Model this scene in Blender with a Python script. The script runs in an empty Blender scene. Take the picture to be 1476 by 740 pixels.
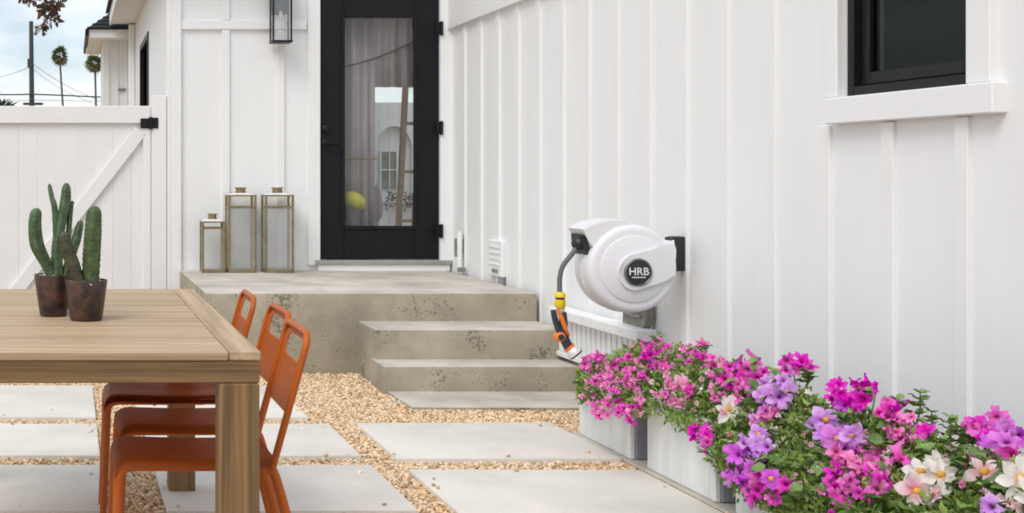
import bpy, bmesh, math, random
import numpy as np
from mathutils import Vector, Matrix, Euler

random.seed(11)
rng = np.random.default_rng(11)
R = math.radians
SC = bpy.context.scene
COL = SC.collection

# ------------------------------------------------------------------ camera, sky, sun, exposure
FPX = 1750.0                      # focal length in photo pixels
CAM_H = 1.18
cam_d = bpy.data.cameras.new('camera')
cam = bpy.data.objects.new('camera', cam_d); COL.objects.link(cam)
cam.location = (0, 0, CAM_H); cam.rotation_euler = (R(90), 0, 0)
cam_d.sensor_width = 36; cam_d.lens = FPX / 1476 * 36
cam_d.shift_x = (738 - 102) / 1476; cam_d.shift_y = (254 - 370) / 1476
cam_d.clip_start = .05; cam_d.clip_end = 3000
SC.camera = cam

SUN_EL, SUN_AZ = R(51), R(224)    # azimuth clockwise from +Y : behind the camera and to the left
W = bpy.data.worlds.new('World'); SC.world = W; W.use_nodes = True
nt = W.node_tree; N = nt.nodes; L = nt.links
for n in list(N): N.remove(n)
wo = N.new('ShaderNodeOutputWorld'); bg = N.new('ShaderNodeBackground'); bg.inputs[1].default_value = .095
sky = N.new('ShaderNodeTexSky'); sky.sky_type = 'NISHITA'; sky.sun_disc = False
sky.sun_elevation = SUN_EL; sky.sun_rotation = SUN_AZ; sky.air_density = 1.0; sky.dust_density = 1.0
tc = N.new('ShaderNodeTexCoord'); mp = N.new('ShaderNodeMapping'); mp.inputs['Scale'].default_value = (1, 1, 2.6)
ns = N.new('ShaderNodeTexNoise'); ns.inputs['Scale'].default_value = 5.0; ns.inputs['Detail'].default_value = 7; ns.inputs['Roughness'].default_value = .55
rp = N.new('ShaderNodeValToRGB'); rp.color_ramp.elements[0].position = .40; rp.color_ramp.elements[1].position = .62
rp.color_ramp.elements[0].color = (.30, .30, .30, 1)
mx = N.new('ShaderNodeMix'); mx.data_type = 'RGBA'
mx.inputs[7].default_value = (8.7, 9.0, 9.3, 1)
L.new(tc.outputs['Generated'], mp.inputs[0]); L.new(mp.outputs[0], ns.inputs[0]); L.new(ns.outputs[0], rp.inputs[0])
L.new(rp.outputs[0], mx.inputs[0]); L.new(sky.outputs[0], mx.inputs[6]); L.new(mx.outputs[2], bg.inputs[0]); L.new(bg.outputs[0], wo.inputs[0])

sun_d = bpy.data.lights.new('sun', 'SUN'); sun_d.energy = 1.4; sun_d.angle = R(30); sun_d.color = (1, .965, .92)
sun = bpy.data.objects.new('sun', sun_d); COL.objects.link(sun)
sv = Vector((math.sin(SUN_AZ) * math.cos(SUN_EL), math.cos(SUN_AZ) * math.cos(SUN_EL), math.sin(SUN_EL)))
sun.rotation_euler = (-sv).to_track_quat('-Z', 'Y').to_euler(); sun.location = sv * 30
SC.view_settings.view_transform = 'Standard'; SC.view_settings.look = 'None'
SC.view_settings.exposure = 0.46; SC.view_settings.gamma = 1; SC.view_settings.use_curve_mapping = False
SC.render.engine = 'CYCLES'
SC.cycles.max_bounces = 10; SC.cycles.diffuse_bounces = 5; SC.cycles.transparent_max_bounces = 16
SC.cycles.filter_width = 1.8

# ------------------------------------------------------------------ materials
MATS = {}
def newmat(name):
    m = bpy.data.materials.new(name); m.use_nodes = True
    b = m.node_tree.nodes['Principled BSDF']; MATS[name] = m
    return m, m.node_tree.nodes, m.node_tree.links, b
def rgb(c): return (c[0], c[1], c[2], 1)
def mat(name, col, rough=.6, metal=0, var=.06, scale=6, bump=.0, bscale=60, col2=None, spec=.5, stretch=(1, 1, 1), rnd=0.0, contrast=(.35, .65), detail=5):
    """principled with noise variation between two colours, random value per object, and fine bump"""
    m, n, l, b = newmat(name)
    b.inputs['Roughness'].default_value = rough; b.inputs['Metallic'].default_value = metal
    b.inputs['Specular IOR Level'].default_value = spec
    t = n.new('ShaderNodeTexCoord'); mpn = n.new('ShaderNodeMapping'); mpn.inputs['Scale'].default_value = stretch
    oi = n.new('ShaderNodeObjectInfo')
    l.new(t.outputs['Object'], mpn.inputs[0])
    ml = n.new('ShaderNodeVectorMath'); ml.operation = 'MULTIPLY'; ml.inputs[1].default_value = (37, 53, 71)
    cx = n.new('ShaderNodeCombineXYZ')
    for i in range(3): l.new(oi.outputs['Random'], cx.inputs[i])
    l.new(cx.outputs[0], ml.inputs[0]); l.new(ml.outputs[0], mpn.inputs['Location'])
    nz = n.new('ShaderNodeTexNoise'); nz.inputs['Scale'].default_value = scale; nz.inputs['Detail'].default_value = detail; nz.inputs['Roughness'].default_value = .6
    l.new(mpn.outputs[0], nz.inputs[0])
    r = n.new('ShaderNodeValToRGB'); r.color_ramp.elements[0].position = contrast[0]; r.color_ramp.elements[1].position = contrast[1]
    c2 = col2 if col2 else tuple(max(0, x * (1 - var * 2)) for x in col)
    r.color_ramp.elements[0].color = rgb(c2); r.color_ramp.elements[1].color = rgb(col)
    l.new(nz.outputs[0], r.inputs[0])
    out = r.outputs[0]
    if rnd:
        hs = n.new('ShaderNodeHueSaturation'); mr = n.new('ShaderNodeMapRange')
        mr.inputs[3].default_value = 1 - rnd; mr.inputs[4].default_value = 1 + rnd
        l.new(oi.outputs['Random'], mr.inputs[0]); l.new(mr.outputs[0], hs.inputs['Value']); l.new(out, hs.inputs['Color']); out = hs.outputs[0]
    l.new(out, b.inputs['Base Color'])
    if bump:
        n2 = n.new('ShaderNodeTexNoise'); n2.inputs['Scale'].default_value = bscale; n2.inputs['Detail'].default_value = 6
        l.new(mpn.outputs[0], n2.inputs[0])
        bp = n.new('ShaderNodeBump'); bp.inputs['Strength'].default_value = bump; bp.inputs['Distance'].default_value = .01
        l.new(n2.outputs[0], bp.inputs['Height']); l.new(bp.outputs[0], b.inputs['Normal'])
    return m

mat('white_paint', (.815, .815, .81), .55, var=.018, scale=2.6, stretch=(2.5, 2.5, .6), bump=.05, bscale=35)
mat('white_trim', (.82, .82, .815), .5, var=.02, scale=3, bump=.08, bscale=40)
mat('gate_white', (.80, .79, .785), .5, var=.02, scale=3, bump=.08, bscale=30, rnd=.015)
mat('black_paint', (.009, .009, .012), .5, var=.1, scale=8, bump=.05, bscale=80, spec=.22)
mat('black_metal', (.010, .010, .011), .4, var=.1, scale=10, spec=.25)
mat('shingle', (.035, .036, .04), .85, var=.3, scale=30, bump=.5, bscale=60)
mat('paver', (.72, .68, .62), .8, var=.085, scale=2.6, contrast=(.3, .62), detail=9, bump=.22, bscale=90, rnd=.03)
mat('soil', (.035, .022, .014), .95, var=.3, scale=40, bump=.8, bscale=90)
mat('ground', (.42, .30, .18), .95, var=.2, scale=30, bump=.5, bscale=120)
mat('planter', (.76, .775, .755), .65, var=.07, scale=3, stretch=(5, 5, .8), bump=.1, bscale=50)
mat('planter_end_shade', (.27, .27, .31), .6, var=.06, scale=8)  # darker than the boxes: shade of the gaps put into the colour
mat('orange_steel', (.47, .105, .012), .45, spec=.3, var=.05, scale=14, bump=.04, bscale=120)
mat('brass', (.38, .30, .165), .36, metal=.85, var=.18, scale=25, bump=.08, bscale=60)
mat('pot', (.10, .045, .03), .35, scale=28, col2=(.022, .016, .014), bump=.25, bscale=50, contrast=(.38, .66))
mat('pebble_white', (.78, .76, .72), .7, var=.1, scale=20)
mat('reel_white', (.74, .73, .755), .36, var=.012, scale=6, bump=.02, bscale=200)
mat('reel_black', (.016, .017, .019), .4, var=.1, scale=10)
mat('badge_grey', (.22, .22, .23), .3, metal=.7, var=.1, scale=30)
mat('letter_white', (.75, .75, .75), .4, var=.02)
mat('hose_grey', (.13, .13, .13), .55, var=.08, scale=30, bump=.2, bscale=160)
mat('yellow_plastic', (.80, .56, .015), .4, var=.04, scale=20)
mat('orange_plastic', (.85, .20, .02), .4, var=.04, scale=20)
mat('slate_plastic', (.03, .042, .055), .5, var=.1, scale=20)
mat('chrome', (.72, .72, .72), .32, metal=.25, var=.05, scale=20)
mat('vent_grey', (.27, .265, .24), .7, scale=14, col2=(.16, .155, .13), bump=.2, bscale=40)
mat('vent_white', (.81, .815, .81), .5, var=.04, scale=12)
mat('reflection_curtain', (.50, .44, .45), .9, var=.06, scale=6, bump=.1, bscale=80)  # cloth and stand that take the place of door glass reflections
mat('yellow_cloth', (.55, .53, .06), .8, var=.08, scale=14)
mat('pale_wood', (.33, .22, .11), .6, var=.2, scale=10, stretch=(6, 6, .8))
mat('pole_wood', (.07, .075, .07), .9, var=.2, scale=6, stretch=(5, 5, .5))
mat('cable', (.06, .065, .07), .8, var=.05)
mat('bark', (.16, .12, .09), .9, var=.25, scale=12, bump=.4, bscale=20)
mat('palm_trunk', (.17, .15, .13), .9, var=.2, scale=3, stretch=(1, 1, 4))
mat('palm_green', (.13, .16, .06), .6, var=.2, scale=3)
mat('palm_dry', (.20, .14, .07), .8, var=.2, scale=3)
mat('plant_stem', (.10, .17, .04), .6, var=.15, scale=20)
mat('threshold_grey', (.42, .41, .39), .4, metal=.4, var=.08, scale=20)
mat('candle', (.75, .68, .52), .6, var=.03)
mat('inner_floor', (.35, .30, .24), .6, var=.1, scale=8)
mat('reflection_hedge', (.06, .09, .035), .7, var=.25, scale=10)

def wood(name, c_light, c_dark, axis, rough=.6, rnd=.08, gs=14):
    """timber with grain drawn out along one axis, knots and per-board tone"""
    m, n, l, b = newmat(name); b.inputs['Roughness'].default_value = rough
    st = [gs, gs, gs]; st[axis] = gs * .03
    t = n.new('ShaderNodeTexCoord'); mpn = n.new('ShaderNodeMapping'); mpn.inputs['Scale'].default_value = st
    oi = n.new('ShaderNodeObjectInfo'); cx = n.new('ShaderNodeCombineXYZ'); ml = n.new('ShaderNodeVectorMath'); ml.operation = 'MULTIPLY'; ml.inputs[1].default_value = (37, 53, 71)
    for i in range(3): l.new(oi.outputs['Random'], cx.inputs[i])
    l.new(cx.outputs[0], ml.inputs[0]); l.new(ml.outputs[0], mpn.inputs['Location']); l.new(t.outputs['Object'], mpn.inputs[0])
    a = n.new('ShaderNodeTexNoise'); a.inputs['Scale'].default_value = 1.2; a.inputs['Detail'].default_value = 8; a.inputs['Roughness'].default_value = .65; a.inputs['Distortion'].default_value = .6
    l.new(mpn.outputs[0], a.inputs[0])
    r = n.new('ShaderNodeValToRGB'); r.color_ramp.elements[0].position = .30; r.color_ramp.elements[1].position = .60
    r.color_ramp.elements[0].color = rgb(c_dark); r.color_ramp.elements[1].color = rgb(c_light)
    l.new(a.outputs[0], r.inputs[0])
    hs = n.new('ShaderNodeHueSaturation'); mr = n.new('ShaderNodeMapRange'); mr.inputs[3].default_value = 1 - rnd; mr.inputs[4].default_value = 1 + rnd
    l.new(oi.outputs['Random'], mr.inputs[0]); l.new(mr.outputs[0], hs.inputs['Value']); l.new(r.outputs[0], hs.inputs['Color']); l.new(hs.outputs[0], b.inputs['Base Color'])
    bp = n.new('ShaderNodeBump'); bp.inputs['Strength'].default_value = .25; bp.inputs['Distance'].default_value = .004
    l.new(a.outputs[0], bp.inputs['Height']); l.new(bp.outputs[0], b.inputs['Normal'])
    return m
wood('top_wood', (.52, .375, .235), (.27, .18, .10), 0, gs=26)
wood('end_wood', (.52, .375, .235), (.28, .185, .105), 1, gs=26)
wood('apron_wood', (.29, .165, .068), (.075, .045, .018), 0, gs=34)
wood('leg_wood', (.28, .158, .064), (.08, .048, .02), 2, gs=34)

def concrete(name, col, pit=True):
    m, n, l, b = newmat(name); b.inputs['Roughness'].default_value = .88
    g = n.new('ShaderNodeNewGeometry')
    a = n.new('ShaderNodeTexNoise'); a.inputs['Scale'].default_value = 2.6; a.inputs['Detail'].default_value = 8; a.inputs['Roughness'].default_value = .62
    l.new(g.outputs['Position'], a.inputs[0])
    r = n.new('ShaderNodeValToRGB'); e = r.color_ramp.elements; e[0].position = .3; e[1].position = .7
    e[0].color = rgb([x * .60 for x in col]); e[1].color = rgb([min(1, x * 1.1) for x in col])
    l.new(a.outputs[0], r.inputs[0])
    out = r.outputs[0]
    f = n.new('ShaderNodeTexNoise'); f.inputs['Scale'].default_value = 60; f.inputs['Detail'].default_value = 4
    l.new(g.outputs['Position'], f.inputs[0])
    mpn = n.new('ShaderNodeMapping'); mpn.inputs['Scale'].default_value = (1, 1, 1.0); l.new(g.outputs['Position'], mpn.inputs[0])
    dn = n.new('ShaderNodeTexNoise'); dn.inputs['Scale'].default_value = 26; dn.inputs['Detail'].default_value = 3; l.new(g.outputs['Position'], dn.inputs[0])
    dm = n.new('ShaderNodeVectorMath'); dm.operation = 'MULTIPLY_ADD'; dm.inputs[1].default_value = (.05, .05, .05); l.new(dn.outputs['Color'], dm.inputs[0]); l.new(mpn.outputs[0], dm.inputs[2])
    p = n.new('ShaderNodeTexVoronoi'); p.inputs['Scale'].default_value = 52; l.new(dm.outputs[0], p.inputs['Vector'])
    q = n.new('ShaderNodeTexNoise'); q.inputs['Scale'].default_value = 3.4; q.inputs['Detail'].default_value = 3; l.new(g.outputs['Position'], q.inputs[0])
    qa = n.new('ShaderNodeMath'); qa.operation = 'MULTIPLY_ADD'; qa.inputs[1].default_value = 2.8; qa.inputs[2].default_value = -1.17; l.new(q.outputs[0], qa.inputs[0])
    pd = n.new('ShaderNodeMath'); pd.operation = 'SUBTRACT'; l.new(qa.outputs[0], pd.inputs[0]); l.new(p.outputs['Distance'], pd.inputs[1])
    pr = n.new('ShaderNodeValToRGB'); pr.color_ramp.elements[0].position = .0; pr.color_ramp.elements[1].position = .24; l.new(pd.outputs[0], pr.inputs[0])
    # formed faces are pitted, trowelled tops are not
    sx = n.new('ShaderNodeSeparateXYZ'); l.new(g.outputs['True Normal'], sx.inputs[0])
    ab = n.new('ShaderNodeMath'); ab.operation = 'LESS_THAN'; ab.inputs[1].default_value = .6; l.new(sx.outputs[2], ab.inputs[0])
    fm = n.new('ShaderNodeMath'); fm.operation = 'MULTIPLY'; l.new(pr.outputs[0], fm.inputs[0]); l.new(ab.outputs[0], fm.inputs[1])
    f2 = n.new('ShaderNodeMath'); f2.operation = 'MULTIPLY'; f2.inputs[1].default_value = .62; l.new(fm.outputs[0], f2.inputs[0])
    tp = n.new('ShaderNodeMix'); tp.data_type = 'RGBA'; tp.inputs[7].default_value = rgb([x * .72 * k for x, k in zip(col, (1.0, .99, .90))])
    l.new(ab.outputs[0], tp.inputs[0]); l.new(out, tp.inputs[6])
    vm = n.new('ShaderNodeMix'); vm.data_type = 'RGBA'; vm.blend_type = 'MULTIPLY'; vm.inputs[0].default_value = 1
    tn = n.new('ShaderNodeMix'); tn.data_type = 'RGBA'; tn.inputs[6].default_value = (1, 1, 1, 1); tn.inputs[7].default_value = (.74, .705, .615, 1)  # upright faces darker and warmer: their shade is put into the colour
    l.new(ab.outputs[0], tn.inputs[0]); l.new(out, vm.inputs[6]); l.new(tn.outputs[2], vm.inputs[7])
    mm = n.new('ShaderNodeMix'); mm.data_type = 'RGBA'; mm.inputs[7].default_value = (.07, .062, .045, 1)
    l.new(f2.outputs[0], mm.inputs[0]); l.new(vm.outputs[2], mm.inputs[6]); l.new(mm.outputs[2], b.inputs['Base Color'])
    n.remove(tp)
    hh = n.new('ShaderNodeMath'); hh.operation = 'SUBTRACT'; l.new(f.outputs[0], hh.inputs[0]); l.new(fm.outputs[0], hh.inputs[1])
    bp = n.new('ShaderNodeBump'); bp.inputs['Strength'].default_value = .35; bp.inputs['Distance'].default_value = .006
    l.new(hh.outputs[0], bp.inputs['Height']); l.new(bp.outputs[0], b.inputs['Normal'])
    return m
concrete('concrete', (.56, .52, .455))

def glassmat(name, refl, tint=(1, 1, 1), rough=.02, milk=0):
    m, n, l, b = newmat(name); n.remove(b)
    o = n['Material Output']; t = n.new('ShaderNodeBsdfTransparent'); t.inputs[0].default_value = rgb(tint)
    g = n.new('ShaderNodeBsdfGlossy'); g.inputs['Roughness'].default_value = rough
    lw = n.new('ShaderNodeLayerWeight'); lw.inputs[0].default_value = .35
    ml = n.new('ShaderNodeMath'); ml.operation = 'MULTIPLY_ADD'; ml.inputs[1].default_value = refl * 2; ml.inputs[2].default_value = refl
    l.new(lw.outputs['Fresnel'], ml.inputs[0])
    x = n.new('ShaderNodeMixShader'); l.new(ml.outputs[0], x.inputs[0]); l.new(t.outputs[0], x.inputs[1]); l.new(g.outputs[0], x.inputs[2]); 
    out = x
    if milk:                                             # pale diffuse share mixed into the pane
        d = n.new('ShaderNodeBsdfDiffuse'); d.inputs[0].default_value = (.84, .87, .88, 1); out = n.new('ShaderNodeMixShader'); out.inputs[0].default_value = milk
        l.new(x.outputs[0], out.inputs[1]); l.new(d.outputs[0], out.inputs[2])
    l.new(out.outputs[0], o.inputs[0])
    return m
glassmat('door_glass', .05, (.93, .94, .94))
glassmat('lantern_glass', .06, (.99, .995, 1), .12, .07)
glassmat('dark_glass', .017, (.55, .6, .55))
mat('dark_room', (.018, .022, .016), .9, var=.2, scale=3)

def attrmat(name, rough=.7, bump=0, trans=0, spec=.3):
    m, n, l, b = newmat(name); b.inputs['Roughness'].default_value = rough; b.inputs['Specular IOR Level'].default_value = spec
    a = n.new('ShaderNodeAttribute'); a.attribute_name = 'tone'; l.new(a.outputs['Color'], b.inputs['Base Color'])
    if bump:
        nz = n.new('ShaderNodeTexNoise'); nz.inputs['Scale'].default_value = 150; bp = n.new('ShaderNodeBump'); bp.inputs['Strength'].default_value = bump
        bp.inputs['Distance'].default_value = .004; l.new(nz.outputs[0], bp.inputs['Height']); l.new(bp.outputs[0], b.inputs['Normal'])
    if trans:
        tr = n.new('ShaderNodeBsdfTranslucent'); l.new(a.outputs['Color'], tr.inputs[0]); x = n.new('ShaderNodeMixShader'); x.inputs[0].default_value = trans
        l.new(b.outputs[0], x.inputs[1]); l.new(tr.outputs[0], x.inputs[2]); l.new(x.outputs[0], n['Material Output'].inputs[0])
    return m
attrmat('leaves', .5, trans=.42, spec=.2)
attrmat('gravel', .85, .3)

def petalmat(name, edge, mid, throat, rr):
    """petal colour runs from the throat to the rim of the blossom; hue shifts a little from bloom to bloom"""
    m, n, l, b = newmat(name); b.inputs['Roughness'].default_value = .55; b.inputs['Specular IOR Level'].default_value = .2
    t = n.new('ShaderNodeTexCoord'); s = n.new('ShaderNodeVectorMath'); s.operation = 'MULTIPLY'; s.inputs[1].default_value = (1 / rr, 1 / rr, 0)
    ln = n.new('ShaderNodeVectorMath'); ln.operation = 'LENGTH'; l.new(t.outputs['Object'], s.inputs[0]); l.new(s.outputs[0], ln.inputs[0])
    nz = n.new('ShaderNodeTexNoise'); nz.inputs['Scale'].default_value = 70; l.new(t.outputs['Object'], nz.inputs[0])
    ma = n.new('ShaderNodeMath'); ma.operation = 'MULTIPLY_ADD'; ma.inputs[1].default_value = .35; l.new(nz.outputs[0], ma.inputs[0]); l.new(ln.outputs['Value'], ma.inputs[2])
    r = n.new('ShaderNodeValToRGB'); e = r.color_ramp.elements; e[0].position = .25; e[0].color = rgb(throat); e[1].position = 1.1; e[1].color = rgb(edge)
    x = e.new(.5); x.color = rgb(mid); e[-1].position = 1.0
    l.new(ma.outputs[0], r.inputs[0])
    oi = n.new('ShaderNodeObjectInfo'); hs = n.new('ShaderNodeHueSaturation'); mr = n.new('ShaderNodeMapRange'); mr.inputs[3].default_value = .485; mr.inputs[4].default_value = .512
    m2 = n.new('ShaderNodeMapRange'); m2.inputs[3].default_value = 1.12; m2.inputs[4].default_value = .82
    l.new(oi.outputs['Random'], mr.inputs[0]); l.new(mr.outputs[0], hs.inputs['Hue']); l.new(oi.outputs['Random'], m2.inputs[0]); l.new(m2.outputs[0], hs.inputs['Saturation'])
    l.new(r.outputs[0], hs.inputs['Color']); l.new(hs.outputs[0], b.inputs['Base Color'])
    tr = n.new('ShaderNodeBsdfTranslucent'); l.new(hs.outputs[0], tr.inputs[0]); xs = n.new('ShaderNodeMixShader'); xs.inputs[0].default_value = .3
    l.new(b.outputs[0], xs.inputs[1]); l.new(tr.outputs[0], xs.inputs[2]); l.new(xs.outputs[0], n['Material Output'].inputs[0])
    return m
FR = .028
petalmat('petal_pink', (.92, .22, .62), (.87, .10, .50), (.60, .03, .22), FR)
petalmat('petal_rose', (.90, .42, .64), (.90, .24, .50), (.80, .62, .40), FR)
petalmat('petal_magenta', (.84, .085, .60), (.76, .035, .47), (.34, .01, .16), FR)
petalmat('petal_lilac', (.78, .42, .90), (.70, .27, .84), (.34, .06, .40), FR)
petalmat('petal_violet', (.74, .18, .76), (.66, .10, .66), (.25, .02, .26), FR)
petalmat('petal_white', (.87, .84, .80), (.86, .78, .74), (.85, .42, .12), FR)
petalmat('petal_blush', (.88, .74, .76), (.86, .42, .50), (.80, .25, .10), FR)
mat('stamen', (.75, .42, .05), .7, var=.15, scale=60)

def cactusmat(name, a, b_):
    return mat(name, a, .5, scale=40, col2=b_, bump=.35, bscale=90)
cactusmat('cactus_green', (.10, .16, .075), (.035, .07, .03))
cactusmat('cactus_dark', (.085, .13, .04), (.03, .055, .02))
cactusmat('cactus_brown', (.075, .075, .035), (.03, .028, .018))

# ------------------------------------------------------------------ object helpers
ORG = {}
def tag(o, label=None, cat=None, group=None, kind=None):
    if label: o['label'] = label
    if cat: o['category'] = cat
    if group: o['group'] = group
    if kind: o['kind'] = kind
    return o
def empty(name, loc, label=None, cat=None, group=None, kind=None):
    o = bpy.data.objects.new(name, None); COL.objects.link(o); o.location = loc; o.empty_display_size = .05
    ORG[o] = Vector(loc); return tag(o, label, cat, group, kind)
def link(name, me, parent=None, loc=None, rot=None):
    """an object on mesh data; loc in world metres when parents are unrotated"""
    o = bpy.data.objects.new(name, me); COL.objects.link(o)
    po = ORG[parent] if parent else Vector((0, 0, 0))
    wl = Vector(loc) if loc is not None else po.copy()
    o.location = wl - po
    if rot: o.rotation_euler = rot
    if parent: o.parent = parent
    ORG[o] = wl
    return o
def catmull(p, k=6):
    p = [Vector(q) for q in p]; o = []
    for i in range(len(p) - 1):
        a = p[max(i - 1, 0)]; b = p[i]; c = p[i + 1]; d = p[min(i + 2, len(p) - 1)]
        for j in range(k):
            t = j / k
            o.append(.5 * ((2 * b) + (c - a) * t + (2 * a - 5 * b + 4 * c - d) * t * t + (3 * b - a - 3 * c + d) * t ** 3))
    o.append(p[-1]); return o
def lerpr(rs, n):
    if not isinstance(rs, (list, tuple)): return [rs] * n
    m = len(rs) - 1; o = []
    for i in range(n):
        t = i / (n - 1) * m; k = min(int(t), m - 1); o.append(rs[k] + (rs[k + 1] - rs[k]) * (t - k))
    return o
class MB:
    def __init__(s): s.bm = bmesh.new()
    def box(s, x0, x1, y0, y1, z0, z1, bev=0, seg=1):
        c = [(x0, y0, z0), (x1, y0, z0), (x1, y1, z0), (x0, y1, z0), (x0, y0, z1), (x1, y0, z1), (x1, y1, z1), (x0, y1, z1)]
        v = [s.bm.verts.new(p) for p in c]
        f = [s.bm.faces.new([v[i] for i in q]) for q in ((0, 3, 2, 1), (4, 5, 6, 7), (0, 1, 5, 4), (1, 2, 6, 5), (2, 3, 7, 6), (3, 0, 4, 7))]
        if bev:
            es = list({e for q in f for e in q.edges})
            bmesh.ops.bevel(s.bm, geom=es, offset=bev, segments=seg, affect='EDGES', profile=.6)
        return s
    def obox(s, c, size, M, bev=0):
        """box of a size, turned by a 3x3 matrix about c"""
        b0 = len(s.bm.verts); h = [q / 2 for q in size]
        s.bm.verts.ensure_lookup_table()
        old = set(s.bm.verts); s.box(-h[0], h[0], -h[1], h[1], -h[2], h[2], bev)
        for v in s.bm.verts:
            if v not in old: v.co = Vector(c) + M @ v.co
        return s
    def tube(s, pts, rad, n=8, smooth=0, cap=True, section=None, flat=1.0, up=(0, 0, 1)):
        p = catmull(pts, smooth) if smooth else [Vector(q) for q in pts]
        rr = lerpr(rad, len(p)); rings = []
        t0 = (p[1] - p[0]).normalized(); u = Vector(up)
        if abs(u.dot(t0)) > .95: u = Vector((1, 0, 0)) if abs(t0.x) < .9 else Vector((0, 1, 0))
        a = (u - t0 * u.dot(t0)).normalized()
        for i, q in enumerate(p):
            t = (p[min(i + 1, len(p) - 1)] - p[max(i - 1, 0)]).normalized()
            a = (a - t * a.dot(t)).normalized(); b = t.cross(a)
            ring = []
            for j in range(n):
                th = 2 * math.pi * j / n; k = section(j, n, i) if section else 1
                ring.append(s.bm.verts.new(q + (a * math.cos(th) * flat + b * math.sin(th)) * rr[i] * k))
            rings.append(ring)
        for i in range(len(rings) - 1):
            for j in range(n): s.bm.faces.new((rings[i][j], rings[i][(j + 1) % n], rings[i + 1][(j + 1) % n], rings[i + 1][j]))
        if cap:
            s.bm.faces.new(rings[0][::-1]); s.bm.faces.new(rings[-1])
        return s
    def lathe(s, prof, c=(0, 0, 0), n=24, axis='Z', close=True):
        rings = []
        for r_, h in prof:
            ring = []
            for j in range(n):
                th = 2 * math.pi * j / n; x, y = r_ * math.cos(th), r_ * math.sin(th)
                if axis == 'Z': q = (x, y, h)
                elif axis == 'Y': q = (x, h, -y)
                else: q = (h, x, y)
                ring.append(s.bm.verts.new(Vector(c) + Vector(q)))
            rings.append(ring)
        for i in range(len(rings) - 1):
            for j in range(n): s.bm.faces.new((rings[i][j], rings[i][(j + 1) % n], rings[i + 1][(j + 1) % n], rings[i + 1][j]))
        if close:
            s.bm.faces.new(rings[0][::-1]); s.bm.faces.new(rings[-1])
        return s
    def plate(s, loops, fn, thick):
        """flat outline (with holes) mapped to 3-D by fn(u, v, w), w = 0..thick"""
        es = []; 
        for lp in loops:
            v = [s.bm.verts.new((a, b, 0)) for a, b in lp]
            es += [s.bm.edges.new((v[i], v[(i + 1) % len(v)])) for i in range(len(v))]
        g = bmesh.ops.triangle_fill(s.bm, use_beauty=True, use_dissolve=False, edges=es)
        fs = [x for x in g['geom'] if isinstance(x, bmesh.types.BMFace)]
        vs = list({v for f in fs for v in f.verts})
        ex = bmesh.ops.extrude_face_region(s.bm, geom=fs)
        nv = [x for x in ex['geom'] if isinstance(x, bmesh.types.BMVert)]
        for v in nv: v.co.z = thick
        for v in vs + nv: v.co = Vector(fn(*v.co))
        return s
    def build(s, name, m, parent=None, smooth=None, label=None, loc=None):
        """world-space geometry -> object; smooth = angle in degrees, or None for flat"""
        bmesh.ops.recalc_face_normals(s.bm, faces=s.bm.faces)
        org = Vector(loc) if loc is not None else (ORG[parent] if parent else Vector((0, 0, 0)))
        me = bpy.data.meshes.new(name)
        for v in s.bm.verts: v.co -= org
        s.bm.to_mesh(me); s.bm.free()
        me.materials.append(MATS[m])
        if smooth:
            me.polygons.foreach_set('use_smooth', [True] * len(me.polygons))
            if smooth < 170: me.set_sharp_from_angle(angle=R(smooth))
        o = link(name, me, parent, org)
        if label: o['label'] = label
        return o
BOXES = {}
def bx(name, m, parent, x0, x1, y0, y1, z0, z1, bev=.002, label=None, seg=1):
    """a bevelled box as one object; equal boxes share mesh data"""
    d = (round(x1 - x0, 4), round(y1 - y0, 4), round(z1 - z0, 4)); key = (d, m, bev)
    if key not in BOXES:
        b = MB(); b.box(-d[0] / 2, d[0] / 2, -d[1] / 2, d[1] / 2, -d[2] / 2, d[2] / 2, min(bev, min(d) * .4), seg)
        me = bpy.data.meshes.new(name); bmesh.ops.recalc_face_normals(b.bm, faces=b.bm.faces); b.bm.to_mesh(me); b.bm.free(); me.materials.append(MATS[m]); BOXES[key] = me
    o = link(name, BOXES[key], parent, ((x0 + x1) / 2, (y0 + y1) / 2, (z0 + z1) / 2))
    if label: o['label'] = label
    return o
def copy_tree(o, parent=None):
    c = o.copy(); COL.objects.link(c)
    if parent: c.parent = parent; c.matrix_parent_inverse = o.matrix_parent_inverse
    for ch in o.children: copy_tree(ch, c)
    return c
def rawmesh(name, verts, faces, m, parent=None, tone=None, smooth=False, kind=None, loc=None):
    """verts (n,3), faces (m,3) numpy, tone (n,3) colours per vertex"""
    org = Vector(loc) if loc is not None else (ORG[parent] if parent else Vector((0, 0, 0)))
    verts = np.asarray(verts, dtype=np.float32) - np.array(org, dtype=np.float32); faces = np.asarray(faces, dtype=np.int32)
    me = bpy.data.meshes.new(name); me.vertices.add(len(verts)); me.vertices.foreach_set('co', verts.ravel())
    me.loops.add(faces.size); me.loops.foreach_set('vertex_index', faces.ravel())
    me.polygons.add(len(faces)); me.polygons.foreach_set('loop_start', np.arange(0, faces.size, 3, dtype=np.int32))
    me.polygons.foreach_set('loop_total', np.full(len(faces), 3, dtype=np.int32))
    if tone is not None:
        a = me.color_attributes.new('tone', 'FLOAT_COLOR', 'POINT')
        t = np.ones((len(verts), 4), dtype=np.float32); t[:, :3] = tone; a.data.foreach_set('color', t.ravel())
    me.update(calc_edges=True); me.validate(); me.materials.append(MATS[m])
    if smooth: me.polygons.foreach_set('use_smooth', [True] * len(me.polygons))
    o = link(name, me, parent, org)
    if kind: o['kind'] = kind
    return o

def depth(s): return FPX / s                         # metres away for a scale in photo pixels per metre

# ------------------------------------------------------------------ main dimensions (metres)
XW = 2.78                      # face of the long right-hand wall
YF = depth(197)                # face of the wall with the door
XC = .726                      # left corner of that wall
ZP = .49                       # porch top
ZB = 2.25                      # underside of the frieze band

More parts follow.
